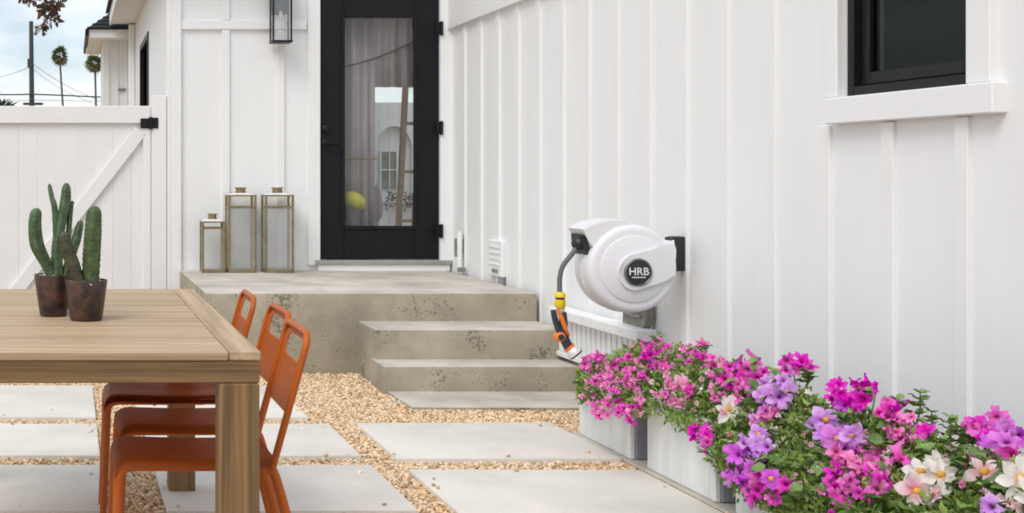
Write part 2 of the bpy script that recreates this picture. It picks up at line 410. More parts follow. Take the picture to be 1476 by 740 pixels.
# ------------------------------------------------------------------ ground
b = MB(); b.box(-400, 400, -60, 1500, -.30, -.03)
g0 = b.build('ground', 'ground'); tag(g0, kind='structure')
b = MB(); b.box(-6, XW + .05, 1.0, YF + .05, -.029, .0)
g1 = b.build('gravel_bed', 'ground'); tag(g1, kind='structure')

paving = empty('paving', (0.5, 4.5, 0), kind='structure')
PAV = []
rows_l = [(depth(263), depth(303), 1.13), (depth(311), depth(351), 1.195), (depth(362.5), depth(420), 1.195), (4.06, 3.42, 1.195), (3.30, 2.65, 1.195)]
for yb, yf, xr in rows_l:
    PAV.append((.33, xr, yf, yb)); PAV.append((-.76, .12, yf, yb)); PAV.append((-1.84, -.96, yf, yb))
for yb, yf in [(depth(310), depth(355)), (depth(367), depth(367) - .715), (3.9, 3.19), (3.05, 2.34)]:
    PAV.append((1.325, 2.236, yf, yb))
for i, (x0, x1, y0, y1) in enumerate(PAV):
    b = MB(); b.box(x0, x1, y0, y1, -.028, .03, .006, 2)
    for v in b.bm.verts: v.co.z += .004 * math.sin(i * 2.1 + v.co.x * .8) * (v.co.z > 0)
    b.build('paver', 'paver', paving, smooth=40, loc=((x0 + x1) / 2, (y0 + y1) / 2, 0))

# gravel pebbles
ico = bmesh.new(); bmesh.ops.create_icosphere(ico, subdivisions=1, radius=1)
iv = np.array([v.co[:] for v in ico.verts]); ifc = np.array([[v.index for v in f.verts] for f in ico.faces]); ico.free()
def pebbles(name, P, size, tones, parent=None, m='gravel', label=None):
    n = len(P); k = len(iv)
    sc = size * rng.uniform(.65, 1.25, (n, 1)) * np.stack([rng.uniform(.8, 1.3, n), rng.uniform(.7, 1.1, n), rng.uniform(.45, .8, n)], 1)
    V = iv[None] * (1 + rng.normal(0, .10, (n, k, 1))) * sc[:, None]
    a = rng.uniform(0, 6.283, n); c, s_ = np.cos(a), np.sin(a); t = rng.normal(0, .35, n)
    x = V[..., 0] * c[:, None] - V[..., 1] * s_[:, None]; y = V[..., 0] * s_[:, None] + V[..., 1] * c[:, None]; z = V[..., 2] + x * t[:, None]
    V = np.stack([x, y, z], -1) + P[:, None]
    F = ifc[None] + (np.arange(n) * k)[:, None, None]
    tn = np.array(tones)[rng.integers(0, len(tones), n)] * rng.uniform(.75, 1.2, (n, 1))
    return rawmesh(name, V.reshape(-1, 3), F.reshape(-1, 3), m, parent, np.repeat(np.clip(tn, 0, 1), k, 0), smooth=True, kind='stuff')
def scatter(x0, x1, y0, y1, dens):
    n = int((x1 - x0) * (y1 - y0) * dens)
    P = np.stack([rng.uniform(x0, x1, n), rng.uniform(y0, y1, n), np.zeros(n)], 1)
    keep = np.ones(n, bool)
    for a, b_, c, d in PAV: keep &= ~((P[:, 0] > a + .004) & (P[:, 0] < b_ - .004) & (P[:, 1] > c + .004) & (P[:, 1] < d - .004))
    P = P[keep]; P[:, 2] = rng.uniform(.003, .018, len(P)); return P
P = np.concatenate([scatter(-.6, 2.77, 3.6, 7.15, 13000), scatter(-2, -.6, 3.4, 7.3, 2500), scatter(.1, .8, 7.15, YF, 4000)])
T = [(.74, .51, .29), (.80, .60, .38), (.68, .43, .23), (.82, .68, .49), (.77, .55, .33), (.58, .38, .21), (.82, .63, .42), (.44, .30, .18), (.79, .69, .55)]
tag(pebbles('gravel', P, .0088, T), 'tan pebble gravel between the pale pavers', 'gravel')
Q = []
for x0, x1, y0, y1 in PAV:                               # stray stones kicked onto the slabs
    for k in range(9):
        e = abs(random.gauss(0, .05)); sd = random.randrange(4)
        Q.append((x0 + e if sd == 0 else x1 - e if sd == 1 else random.uniform(x0, x1), y0 + e if sd == 2 else y1 - e if sd == 3 else random.uniform(y0, y1), .035))
tag(pebbles('stray_gravel', np.array(Q), .0085, T), 'stray tan pebbles lying on the pale pavers', 'gravel')
# ------------------------------------------------------------------ porch with steps
Y1, Y2, Y3 = depth(245), depth(259.8), depth(270)
porch = empty('porch_steps', (1.9, Y1, 0), 'grey pitted concrete porch with two wide steps below the black door', 'porch')
XR = 2.745
b = MB(); b.box(.795, XR, Y1, YF - .004, -.02, ZP, .012, 2); b.build('platform', 'concrete', porch, 40)
xs2 = 1.69; xs3 = 1.674
b = MB(); b.box(xs2, XR + .01, Y2, Y1 + .06, -.02, .327, .012, 2); b.build('step', 'concrete', porch, 40, 'upper concrete step')
b = MB(); b.box(xs3, XR + .015, Y3, Y2 + .05, -.019, .163, .012, 2); b.build('step', 'concrete', porch, 40, 'lower concrete step')
b = MB()
q = [(1.69, Y3 + .1), (XR + .02, Y3 + .1), (XR + .02, depth(291)), (1.695, depth(290))]
v0 = [b.bm.verts.new((x, y, -.02)) for x, y in q]; v1 = [b.bm.verts.new((x, y, .03)) for x, y in q]
b.bm.faces.new(v0); b.bm.faces.new(v1)
for i in range(4): b.bm.faces.new((v0[i], v0[(i + 1) % 4], v1[(i + 1) % 4], v1[i]))
sl = b.build('footing_slab', 'concrete', None, loc=(2.2, Y3, 0)); tag(sl, 'thin grey concrete slab in the gravel at the foot of the steps', 'slab')

# ------------------------------------------------------------------ house
house = empty('house', (XW, YF, 0), 'white board and batten house with black door and black window', 'house')
DX0, DX1 = (461 - 102) / 197, (633 - 102) / 197     # door opening
b = MB(); b.box(XC, DX0 - .004, YF, YF + .14, -.1, 2.80); b.box(DX1 + .004, XW + .1, YF, YF + .14, -.1, 2.80); b.box(DX0 - .004, DX1 + .004, YF, YF + .14, 2.62, 2.80)
wf = b.build('wall', 'white_paint', house, label='wall with the black door')
WY0, WY1, WZ0, WZ1 = depth(472) - .0, depth(404), 1.462, 2.55
WX0 = (1218 - 102) / 404
# right hand wall with the window opening
wy_a, wy_b = FPX * XW / (1405 - 102), FPX * XW / (1218 - 102)
b = MB()
b.box(XW, XW + .14, 1.2, wy_a, -.1, 3.3); b.box(XW, XW + .14, wy_b, YF - .003, -.1, 3.3); b.box(XW, XW + .14, wy_a, wy_b, -.1, WZ0); b.box(XW, XW + .14, wy_a, wy_b, WZ1, 3.3)
wr = b.build('wall', 'white_paint', house, label='long right hand wall with the window')
# left flank wall going back from the corner
sy_a, sy_b = depth(155), depth(139)
b = MB()
b.box(XC, XC + .14, YF + .143, sy_a, -.1, 3.0); b.box(XC, XC + .14, sy_b, depth(124), -.1, 3.0); b.box(XC, XC + .14, sy_a, sy_b, 2.53, 3.0); b.box(XC, XC + .14, sy_a, sy_b, -.1, .9)
ws = b.build('wall', 'white_paint', house, label='flank wall running back behind the gate')
# battens of the right wall
sp = .3125 * FPX / 1600
y0b = FPX * XW / (1390 - 102) - .03
FY = FPX * XW
k = -6
while True:
    y = y0b + k * sp; k += 1
    if y > YF - .1: break
    if y < 1.25: continue
    zt = 3.29; zb = -.08
    if wy_a - .06 < y < wy_b + .10:
        bx('batten', 'white_paint', wr, XW - .013, XW + .01, y, y + .058, zb, WZ0 - .098)
    else:
        bx('batten', 'white_paint', wr, XW - .013, XW + .01, y, y + .058, zb, zt if y < 5.0 else ZB + .03)
# frieze along the right wall
bx('frieze_board', 'white_trim', wr, XW - .034, XW + .005, depth(245) - .9, YF - .004, ZB, 3.25, .003)
# facade battens, band and boards
for i, px in enumerate((325, 404)):
    x = (px - 102) / 197
    bx('batten', 'white_paint', wf, x - .028, x + .028, YF - .02, YF + .01, ZP + .003, ZB - .002)
    bx('batten', 'white_paint', wf, x - .028, x + .028, YF - .02, YF + .01, ZB + .068, 2.78)
xcb = (261 - 102) / 197
bx('frieze_board', 'white_trim', wf, xcb + .002, DX0 - .10, YF - .024, YF + .005, ZB, ZB + .066, .003)
bx('corner_board', 'white_trim', wf, XC - .02, xcb, YF - .028, YF + .004, -.05, 2.78, .003)
bx('corner_board', 'white_trim', wf, XC - .022, XC + .004, YF - .03, YF + .11, -.05, 3.0, .003)
bx('casing', 'white_trim', wf, DX0 - .092, DX0 - .002, YF - .03, YF + .02, ZP + .04, 2.78, .003)
bx('casing', 'white_trim', wf, DX1 + .002, DX1 + .105, YF - .03, YF + .02, ZP + .04, 2.78, .003)
# door
dz0 = CAM_H - (374 - 254) / 197; dz1 = 2.60
gx0, gx1 = (496 - 102) / 197, (598 - 102) / 197; gz0, gz1 = CAM_H - (327 - 254) / 197, CAM_H + (254 - 24) / 197
b = MB(); dy0, dy1 = YF + .004, YF + .048
b.box(DX0 + .002, gx0, dy0, dy1, dz0, dz1, .003); b.box(gx1, DX1 - .002, dy0, dy1, dz0, dz1, .003)
b.box(gx0 + .0005, gx1 - .0005, dy0 + .001, dy1, dz0 + .001, gz0, .003); b.box(gx0 + .0005, gx1 - .0005, dy0 + .001, dy1, gz1, dz1 - .001, .003)
door = b.build('door', 'black_paint', house, loc=(DX0, YF, dz0))
b = MB(); e = .022                                       # moulding round the pane
b.box(gx0 - e, gx0 + .006, dy0 - .008, dy0 + .012, gz0 - e, gz1 + e, .003); b.box(gx1 - .006, gx1 + e, dy0 - .008, dy0 + .012, gz0 - e, gz1 + e, .003)
b.box(gx0 + .007, gx1 - .007, dy0 - .0075, dy0 + .012, gz0 - e, gz0 + .006, .003); b.box(gx0 + .007, gx1 - .007, dy0 - .0075, dy0 + .012, gz1 - .006, gz1 + e, .003)
b.build('glazing_bead', 'black_paint', door)
bx('pane', 'door_glass', door, gx0 - .004, gx1 + .004, YF + .022, YF + .027, gz0 - .004, gz1 + .004, 0)
for zc in (CAM_H + (254 - 42) / 197, CAM_H + (254 - 185) / 197, CAM_H - (333 - 254) / 197):
    b = MB(); b.tube([(DX1 + .008, YF - .036, zc - .05), (DX1 + .008, YF - .036, zc + .05)], .011, 8); b.box(DX1 - .03, DX1 + .012, YF - .032, YF - .0295, zc - .048, zc + .048)
    b.build('hinge', 'black_metal', door, 40)
hx = (469 - 102) / 197
for zc, r_ in ((CAM_H + (254 - 186) / 197, .026), (CAM_H + (254 - 207) / 197, .03)):
    b = MB(); b.lathe([(r_, dy0), (r_, dy0 - .012), (r_ * .7, dy0 - .018)], (hx, 0, zc), 18, 'Y')
    if r_ > .028:
        b.lathe([(.011, dy0), (.011, dy0 - .05)], (hx, 0, zc), 10, 'Y'); b.tube([(hx - .005, dy0 - .05, zc), (hx + .05, dy0 - .052, zc), (hx + .11, dy0 - .046, zc - .004)], [.011, .010, .008], 8)
    b.build('handle' if r_ > .028 else 'deadbolt', 'black_metal', door, 40)
bx('threshold', 'threshold_grey', house, DX0 - .04, DX1 + .09, YF - .05, YF + .10, ZP + .046, dz0 - .004, .003)
bx('threshold_riser', 'white_trim', house, DX0 - .02, DX1 + .07, YF - .035, YF + .10, ZP - .002, ZP + .0455, .002)
# window of the right wall
win = empty('window', (XW, wy_a, WZ0)); win.parent = house; win.location = ORG[win] - ORG[house]
b = MB(); x0, x1 = XW + .012, XW + .075
def wframe(b, y0, y1, z0, z1, x0, x1, t):
    b.box(x0, x1, y0, y0 + t, z0, z1, .003); b.box(x0, x1, y1 - t, y1, z0, z1, .003)
    b.box(x0 + .0008, x1 - .0008, y0 + t + .0005, y1 - t - .0005, z0 + .0006, z0 + t, .003); b.box(x0 + .0008, x1 - .0008, y0 + t + .0005, y1 - t - .0005, z1 - t, z1 - .0006, .003)
wframe(b, wy_a + .002, wy_b - .002, WZ0 + .002, WZ1 - .002, XW + .006, XW + .09, .035); b.build('frame', 'black_metal', win)
b = MB(); wframe(b, wy_a + .040, wy_b - .040, WZ0 + .040, WZ1 - .04, XW + .03, XW + .07, .045); b.build('sash', 'black_metal', win)
bx('pane', 'dark_glass', win, XW + .045, XW + .05, wy_a + .08, wy_b - .08, WZ0 + .08, WZ1 - .08, 0)
bx('sill', 'white_trim', win, XW - .045, XW + .006, wy_a - .13, wy_b + .05, WZ0 - .095, WZ0 - .001, .004)
bx('casing', 'white_trim', win, XW - .03, XW + .004, wy_a - .10, wy_a - .001, WZ0 + .001, 2.7, .003)
bx('casing', 'white_trim', win, XW - .03, XW + .004, wy_b + .001, wy_b + .07, WZ0 + .001, 2.7, .003)
b = MB(); b.box(XW + .142, XW + 1.2, wy_a - .5, wy_b + .5, .9, 2.9)
for f in list(b.bm.faces):
    if f.calc_center_median().x < XW + .2: b.bm.faces.remove(f)
b.build('room', 'dark_room', house, label='dark room behind the window')
# flank window
fw = empty('window', (XC, sy_a, .9)); fw.parent = house; fw.location = ORG[fw] - ORG[house]
b = MB(); wframe(b, sy_a + .002, sy_b - .002, .902, 2.528, XC - .012, XC + .09, .06); b.build('frame', 'black_metal', fw)
bx('pane', 'dark_glass', fw, XC + .03, XC + .035, sy_a + .05, sy_b - .05, .95, 2.48, 0)
bx('room', 'dark_room', house, XC + .144, XC + .2, sy_a - .2, sy_b + .2, .7, 2.7, 0)
# eave over the flank wall
b = MB(); b.box(.47, XC + .6, YF - .3, depth(126.5), 2.90, 2.93)
b.build('soffit', 'white_trim', house)
b = MB(); b.box(.44, .469, YF - .3, depth(126.5), 2.89, 3.06); b.build('fascia', 'white_trim', house)
b = MB()
for x, y in ((.40, YF - .32), (.40, depth(126))):
    pass
q = [(.40, 3.065), (1.9, 3.85), (1.9, 3.80), (.40, 3.03)]
v0 = [b.bm.verts.new((x, YF - .32, z)) for x, z in q]; v1 = [b.bm.verts.new((x, depth(126), z)) for x, z in q]
b.bm.faces.new(v0); b.bm.faces.new(v1)
for i in range(4): b.bm.faces.new((v0[i], v0[(i + 1) % 4], v1[(i + 1) % 4], v1[i]))
b.build('roof', 'shingle', house)
bx('downpipe', 'white_trim', house, XC - .075, XC - .002, depth(127.5) - .07, depth(127.5), -.05, 2.89, .01)

# rear wing
YW = depth(124); wx0, wx1 = (149 - 102) / 124, 3.2
wing = empty('rear_wing', (wx0, YW, 0), 'white rear house wing with black shingle roof beyond the gate', 'building')
b = MB(); b.box(wx0, wx1, YW, YW + 1.3, -.1, 2.80); wv = b.build('wall', 'white_paint', wing)
for i in range(5):
    x = wx0 + .04 + i * .105
    bx('batten', 'white_paint', wv, x, x + .03, YW - .018, YW + .01, 0, 2.78)
bx('vent', 'vent_grey', wing, wx0 + .17, wx0 + .26, YW - .03, YW + .01, 1.18 + (254 - 131) / 124, 1.18 + (254 - 128) / 124)
bx('fascia', 'white_trim', wing, .205, 3.2, YW - .33, YW - .30, 2.75, 2.845, .003)
bx('soffit', 'white_trim', wing, .205, 3.2, YW - .297, YW + 1.6, 2.752, 2.78, .002)
b = MB(); zt = 2.85; a = (.175, YW - .36); c = (.175, YW + 1.7)
V = [b.bm.verts.new(p) for p in ((a[0], a[1], zt), (3.4, a[1], zt), (3.4, c[1], zt), (c[0], c[1], zt), (.62, YW + .6, 3.25), (3.4, YW + .6, 3.25))]
for f in ((0, 1, 5, 4), (2, 3, 4, 5), (3, 0, 4), (0, 3, 2, 1), (1, 2, 5)): b.bm.faces.new([V[i] for i in f])
rf = b.build('roof', 'shingle', wing)
bx('gutter', 'black_metal', wing, .165, .20, YW - .36, YW + 1.7, 2.77, 2.848, .004)
for i in range(7):                                       # shingle courses
    t = i / 7; x0_ = .175 + (.62 - .175) * t; yy = a[1] + (YW + .6 - a[1]) * t; zz = zt + .40 * t
    bx('shingle_course', 'shingle', rf, x0_ + .01, 3.3, yy - .005, yy + .15, zz + .002, zz + .022, .002)

# ------------------------------------------------------------------ gate and posts
GY = YF + .02
gate = empty('gate', ((218 - 102) / 197, GY, 0), 'white wooden yard gate with diagonal brace and black hinge', 'gate')
gr = (217 - 102) / 197; gl = -.66; gt = CAM_H + (254 - 153) / 197; rb = CAM_H + (254 - 178) / 197
n = 9; bw = (gr - gl) / n
for i in range(n): bx('board', 'gate_white', gate, gl + i * bw + .0004, gl + (i + 1) * bw - .0004, GY, GY + .02, .06, gt - .01, .0012)
bx('top_rail', 'gate_white', gate, gl, gr, GY - .03, GY - .001, rb, gt, .004)
bx('bottom_rail', 'gate_white', gate, gl, gr, GY - .03, GY - .001, .08, .21, .004)
bx('stile', 'gate_white', gate, gr - .055, gr, GY - .028, GY - .0015, .212, rb - .002, .004)
p0 = Vector(((203 - 102) / 197, GY - .015, CAM_H + (254 - 189) / 197)); p1 = Vector(((20 - 102) / 197, GY - .015, CAM_H - (425 - 254) / 197))
d = (p1 - p0); M = Matrix((d.normalized(), Vector((0, 1, 0)), d.normalized().cross(Vector((0, 1, 0))))).transposed()
b = MB(); b.obox((p0 + p1) / 2, (d.length, .026, .095), M, .003); b.build('brace', 'gate_white', gate)
b = MB(); hz = CAM_H + (254 - 178) / 197
b.box(gr - .075, gr - .012, GY - .04, GY - .0305, hz - .038, hz + .035, .003); b.box(gr + .012, gr + .055, GY - .05, GY - .0425, hz - .038, hz + .04, .003)
b.tube([(gr + .0, GY - .046, hz - .045), (gr + .0, GY - .046, hz + .045)], .014, 10)
b.build('hinge', 'black_metal', gate)
post = empty('gate_post', (.65, GY, 0), 'flat white gate post against the house corner', 'post')
bx('post', 'gate_white', post, gr + .006, XC - .026, GY - .042, GY + .05, 0, gt + .075, .004)
fl = empty('fence', (gl - 1, GY, 0), 'white wooden fence continuing left of the gate', 'fence')
for i in range(9): bx('board', 'gate_white', fl, gl - .01 - (i + 1) * bw + .0012, gl - .01 - i * bw - .0012, GY, GY + .02, .06, gt - .01, .003)
bx('top_rail', 'gate_white', fl, gl - 1.24, gl - .01, GY - .03, GY - .001, rb, gt, .004)

# ------------------------------------------------------------------ behind the door glass: made-up things standing in for its reflections
bx('inner_floor', 'inner_floor', house, .9, 3.4, YF + .145, YF + 3.2, ZP - .05, ZP + .01, 0)
iw = 2.1
cur = empty('reflection_curtain', (1.9, YF + .3, ZP), 'mauve pleated cloth standing in for a reflection in the door glass', 'reflection_curtain')
def drape(name, x0, x1, z0, z1, y, parent):
    n = 60; V = []; F = []
    for i in range(n):
        x = x0 + (x1 - x0) * i / (n - 1); yy = y + .022 * math.sin(x * 62) + .01 * math.sin(x * 23)
        for j, z in enumerate((z0, z1)): V += [(x, yy, z), (x, yy + .006, z)]
    for i in range(n - 1):
        a = i * 4; c = a + 4
        for q in ((a, c, c + 2, a + 2), (a + 1, a + 3, c + 3, c + 1), (a + 2, c + 2, c + 3, a + 3), (a, a + 1, c + 1, c)):
            F += [(q[0], q[1], q[2]), (q[0], q[2], q[3])]
    return rawmesh(name, V, F, 'reflection_curtain', parent, smooth=True)
yc = YF + .20; sc = FPX / yc
drape('drape', (470 - 102) / sc, (541 - 102) / sc, ZP + .02, 2.66, yc, cur)
drape('pelmet', (541 - 102) / sc + .002, (640 - 102) / sc, CAM_H + (254 - 126) / sc, 2.66, yc + .003, cur)
b = MB(); b.tube([((480 - 102) / sc, yc - .06, CAM_H + (254 - 101) / sc), ((545 - 102) / sc, yc - .06, CAM_H + (254 - 83) / sc), ((612 - 102) / sc, yc - .06, CAM_H + (254 - 52) / sc)], .006, 6, 6)
o = b.build('reflection_wire', 'cable', None, loc=((545 - 102) / sc, yc - .06, 2.0)); tag(o, 'dark slack line standing in for one reflected in the door glass', 'reflection_wire')
b = MB(); b.tube([((480 - 102) / sc, yc - .05, CAM_H + (254 - 229) / sc), ((541 - 102) / sc, yc - .05, CAM_H + (254 - 229) / sc)], .007, 6)
o = b.build('reflection_rail', 'pale_wood', None, loc=((510 - 102) / sc, yc - .05, 1.3)); tag(o, 'thin wooden rail standing in for a line reflected in the door glass', 'rail')
# yellow pad standing in for a reflected shape
b = MB(); c = Vector(((508 - 102) / sc, yc - .09, CAM_H - (289 - 254) / sc)); M = Matrix.Rotation(R(32), 3, 'Y')
prof = []
b.tube([c + M @ Vector((t, 0, 0)) for t in (-.085, -.075, -.045, 0, .045, .075, .085)], [.008, .036, .054, .06, .054, .034, .008], 12)
o = b.build('reflection_cushion', 'yellow_cloth', None, 60, loc=c); tag(o, 'small yellow pad standing in for a reflection low in the door glass', 'reflection_cushion')
# arch wall standing in for a reflected building
ya = YF + 1.9; sa = FPX / ya
def ax(x): return (x - 102) / sa
def az(y): return CAM_H - (y - 254) / sa
arch = empty('reflection_wall', (ax(575), ya, ZP), 'white wall with arch and small window standing in for a reflection in the door glass', 'wall')
ow = [(ax(505), ZP), (ax(660), ZP), (ax(660), az(148)), (ax(505), az(148))]
pts = [(ax(594), az(292)), (ax(594), az(215))] + [(ax(568) + (ax(594) - ax(568)) * math.cos(t), az(215) + (az(182) - az(215)) * math.sin(t)) for t in np.linspace(0.15, math.pi, 12)] + [(ax(542), az(292))]
b = MB(); b.plate([ow, pts], lambda u, v, w: (u, ya + w, v), .06); b.build('panel', 'white_paint', arch)
bx('back_panel', 'white_paint', arch, ax(505), ax(660), ya + .062, ya + .1, ZP, az(150), 0)
wn = empty('window', (ax(560), ya + .06, az(260))); wn.parent = arch; wn.location = ORG[wn] - ORG[arch]
bx('pane', 'vent_grey', wn, ax(550), ax(574), ya + .045, ya + .06, az(272), az(219), 0)
b = MB(); wframe_ = [(ax(549), ax(551)), (ax(573), ax(575)), (ax(562), ax(563.5))]
for p, q_ in wframe_: b.box(p, q_, ya + .03, ya + .044, az(273), az(218))
b.box(ax(551) + .001, ax(573) - .001, ya + .031, ya + .0435, az(246), az(244)); b.build('frame', 'white_trim', wn)
# bushes at its foot
def leafcloud(name, P, D, size, tones, parent, m='leaves', wid=.42, kind='stuff', loc=None):
    """many small folded leaves at points P along directions D"""
    n = len(P); D = D / np.linalg.norm(D, axis=1, keepdims=True)
    u = np.cross(D, rng.normal(0, 1, (n, 3)) + np.array([0, 0, .6])); u /= np.linalg.norm(u, axis=1, keepdims=True) + 1e-9
    w = np.cross(u, D); s = (size * rng.uniform(.6, 1.25, (n, 1)))
    V = np.stack([P, P + D * s * .5 + u * s * wid * .5 + w * s * .08, P + D * s * .52 - w * s * .04, P + D * s * .5 - u * s * wid * .5 + w * s * .08, P + D * s - w * s * .10], 1)
    F = np.array([(0, 2, 1), (0, 3, 2), (1, 2, 4), (2, 3, 4)])[None] + (np.arange(n) * 5)[:, None, None]
    t = np.array(tones)[rng.integers(0, len(tones), n)] * rng.uniform(.7, 1.3, (n, 1))
    return rawmesh(name, V.reshape(-1, 3), F.reshape(-1, 3), m, parent, np.repeat(np.clip(t, 0, 1), 5, 0), kind=kind, loc=loc)
P = np.stack([rng.uniform(ax(552), ax(650), 500), rng.uniform(ya - .16, ya - .06, 500), rng.uniform(az(300), az(278), 500)], 1)
hb = leafcloud('reflection_hedge', P, rng.normal(0, 1, (500, 3)), .04, [(.10, .11, .05), (.20, .18, .09), (.06, .08, .04)], None, loc=(ax(600), ya - .1, az(300)))
tag(hb, 'low scrubby leaves standing in for greenery reflected in the door glass', 'reflection_hedge')
lad = empty('reflection_ladder', (1.95, YF + .55, ZP), 'pale wooden rails and rungs standing in for a pole reflected in the door glass', 'reflection_ladder')
yl = YF + .45; sl_ = FPX / yl
for off, dy in ((0, 0), (26, .05)):
    p0 = Vector(((572 + off - 102) / sl_, yl + dy, ZP + .01)); p1 = Vector(((603 + off - 102) / sl_, yl + .3 + dy, CAM_H + (254 - 60) / sl_))
    d = p1 - p0; z = d.normalized(); y_ = Vector((0, 1, 0)); x_ = y_.cross(z).normalized(); y2 = z.cross(x_); M = Matrix((x_, y2, z)).transposed()
    b = MB(); b.obox((p0 + p1) / 2, (.045, .03, d.length), M, .003); b.build('side_rail', 'pale_wood', lad)
for t in (.2, .42, .64, .86):
    a = Vector(((572 - 102) / sl_, yl, ZP)).lerp(Vector(((603 - 102) / sl_, yl + .3, CAM_H + 194 / sl_)), t)
    b = MB(); b.tube([a, a + Vector((26 / sl_, .05, 0))], .013, 8); b.build('rung', 'pale_wood', lad)
st = empty('reflection_stand', ((547 - 102) / sl_, yl + .1, ZP), 'dark mauve slim stand made up for a silhouette reflected in the door glass', 'stand')
b = MB(); xx = (548 - 102) / sl_
b.lathe([(.012, .0), (.012, .32)], (xx, yl + .1, ZP + .02), 10); b.lathe([(.015, .32), (.042, .36), (.05, .45), (.03, .56), (.012, .60)], (xx, yl + .1, ZP + .02), 14); b.build('pole', 'reflection_curtain', st, 50)
for k in range(3):
    t = k * 2.094 + .5; b = MB(); b.tube([(xx, yl + .1, ZP + .12), (xx + .07 * math.cos(t), yl + .1 + .07 * math.sin(t), ZP + .012)], .008, 6); b.build('foot', 'reflection_curtain', st)

# ------------------------------------------------------------------ things on the walls
ls = FPX / (YF - .08); lx0, lx1 = (390 - 102) / ls, (418 - 102) / ls; lz0 = CAM_H + (254 - 60) / ls; lz1 = lz0 + .42
wl = empty('wall_lantern', ((lx0 + lx1) / 2, YF - .02, lz0), 'black wall lantern with clear glass beside the top of the door', 'wall light')
ly0, ly1 = YF - .17, YF - .035
b = MB(); b.box(lx0 + .01, lx1 - .01, YF - .034, YF - .0205, lz0 + .20, lz1 + .1, .003); b.build('backplate', 'black_metal', wl)
b = MB(); t = .012
for x in (lx0, lx1 - t):
    for y in (ly0, ly1 - t): b.box(x, x + t, y, y + t, lz0 + .001, lz1)
b.box(lx0 - .004, lx1 + .004, ly0 - .004, ly1 + .0005, lz0 - .014, lz0, .002); b.box(lx0 - .008, lx1 + .008, ly0 - .008, ly1 + .0006, lz1, lz1 + .03, .002); b.build('frame', 'black_metal', wl)
bx('pane', 'lantern_glass', wl, lx0 + t, lx1 - t, ly0 + .004, ly0 + .007, lz0 + .002, lz1 - .002, 0)
bx('pane', 'lantern_glass', wl, lx0 + .004, lx0 + .007, ly0 + t, ly1 - t, lz0 + .002, lz1 - .002, 0)
bx('pane', 'lantern_glass', wl, lx1 - .007, lx1 - .004, ly0 + t, ly1 - t, lz0 + .002, lz1 - .002, 0)
b = MB(); cx = (lx0 + lx1) / 2; cy = (ly0 + ly1) / 2
b.lathe([(.03, 0), (.03, .10), (.024, .17)], (cx, cy, lz0 + .221), 12); b.build('socket', 'black_metal', wl, 40)
b = MB(); b.lathe([(.010, 0), (.013, -.02), (.012, -.05), (.006, -.07)], (cx, cy, lz0 + .22), 12); b.build('bulb', 'candle', wl, 60)

YU = FY / (720 - 102); zu = FPX / YU
ub = empty('outlet_box', (XW, YU, .55), 'white louvred outlet box on the wall just above the porch', 'outlet box')
b = MB(); b.box(XW - .03, XW + .002, YU - .12, YU + .13, .53, .765, .006); b.build('cover', 'vent_white', ub)
for k in range(4): bx('louvre', 'vent_white', ub, XW - .036, XW - .029, YU - .09, YU + .10, .60 + k * .038, .615 + k * .038, .003)
bx('flap', 'vent_grey', ub, XW - .038, XW - .0305, YU - .06, YU + .04, .555, .578, .002)
b = MB(); b.tube([(XW - .02, YU - .1, ZP + .002), (XW - .02, YU - .1, ZP + .043)], .025, 10); b.build('conduit', 'vent_grey', ub, 40)
YU2 = FY / (672 - 102)
hb2 = empty('conduit', (XW, YU2, ZP), 'thin white wall conduit with a dark clip near the house corner', 'conduit')
b = MB(); b.tube([(XW - .045, YU2, ZP + .02), (XW - .045, YU2, ZP + .30)], .018, 8); b.build('pipe', 'vent_white', hb2, 40)
bx('clip', 'vent_grey', hb2, XW - .068, XW - .02, YU2 + .02, YU2 + .05, ZP + .12, ZP + .25, .003)
bx('junction', 'vent_grey', hb2, XW - .07, XW - .018, YU2 - .05, YU2 - .02, ZP + .02, ZP + .05, .003)

# white slatted panel low on the wall behind the flowers
ta, tb = FPX * 2.72 / (936 - 102), FPX * 2.72 / (806 - 102)
tr = empty('slatted_panel', (2.72, ta, 0), 'low white slatted panel on the wall under the hose reel', 'trellis')
zt = .455
bx('top_rail', 'vent_white', tr, 2.66, XW - .022, ta, tb, zt - .055, zt, .006)
bx('bottom_rail', 'vent_white', tr, 2.695, 2.74, ta, tb, .185, .212, .004)
n = int((tb - ta) / .06)
for i in range(n):
    y = ta + .02 + i * .06; bx('slat', 'vent_white', tr, 2.705, 2.727, y, y + .044, .214, zt - .057, .003)
for y in (ta + .0, ta + .45): bx('post', 'vent_white', tr, 2.70, 2.735, y, y + .03, .0, .184, .003)
# grey rounded cover made up for an unclear leftover shape
yv = FPX * XW / (929 - 102); zc = CAM_H - (450 - 254) * yv / FPX
vt = empty('made_up_cover', (XW, yv, zc), 'small grey brown rounded cover made up for an unclear shape under the reel', 'vent')
lp = [(yv - .13, zc + .09), (yv + .11, zc + .09), (yv + .11, zc - .075)] + [(yv - .06 - .07 * math.sin(t), zc - .015 - .06 * math.cos(t)) for t in np.linspace(0, 1.57, 7)]
b = MB(); b.plate([lp], lambda u, v, w: (XW - .021 - w, u, v), .035); b.build('cover', 'vent_grey', vt)
for k in range(3): bx('louvre', 'vent_grey', vt, XW - .066, XW - .0565, yv - .09, yv + .09, zc - .02 + k * .035, zc - .008 + k * .035, .002)

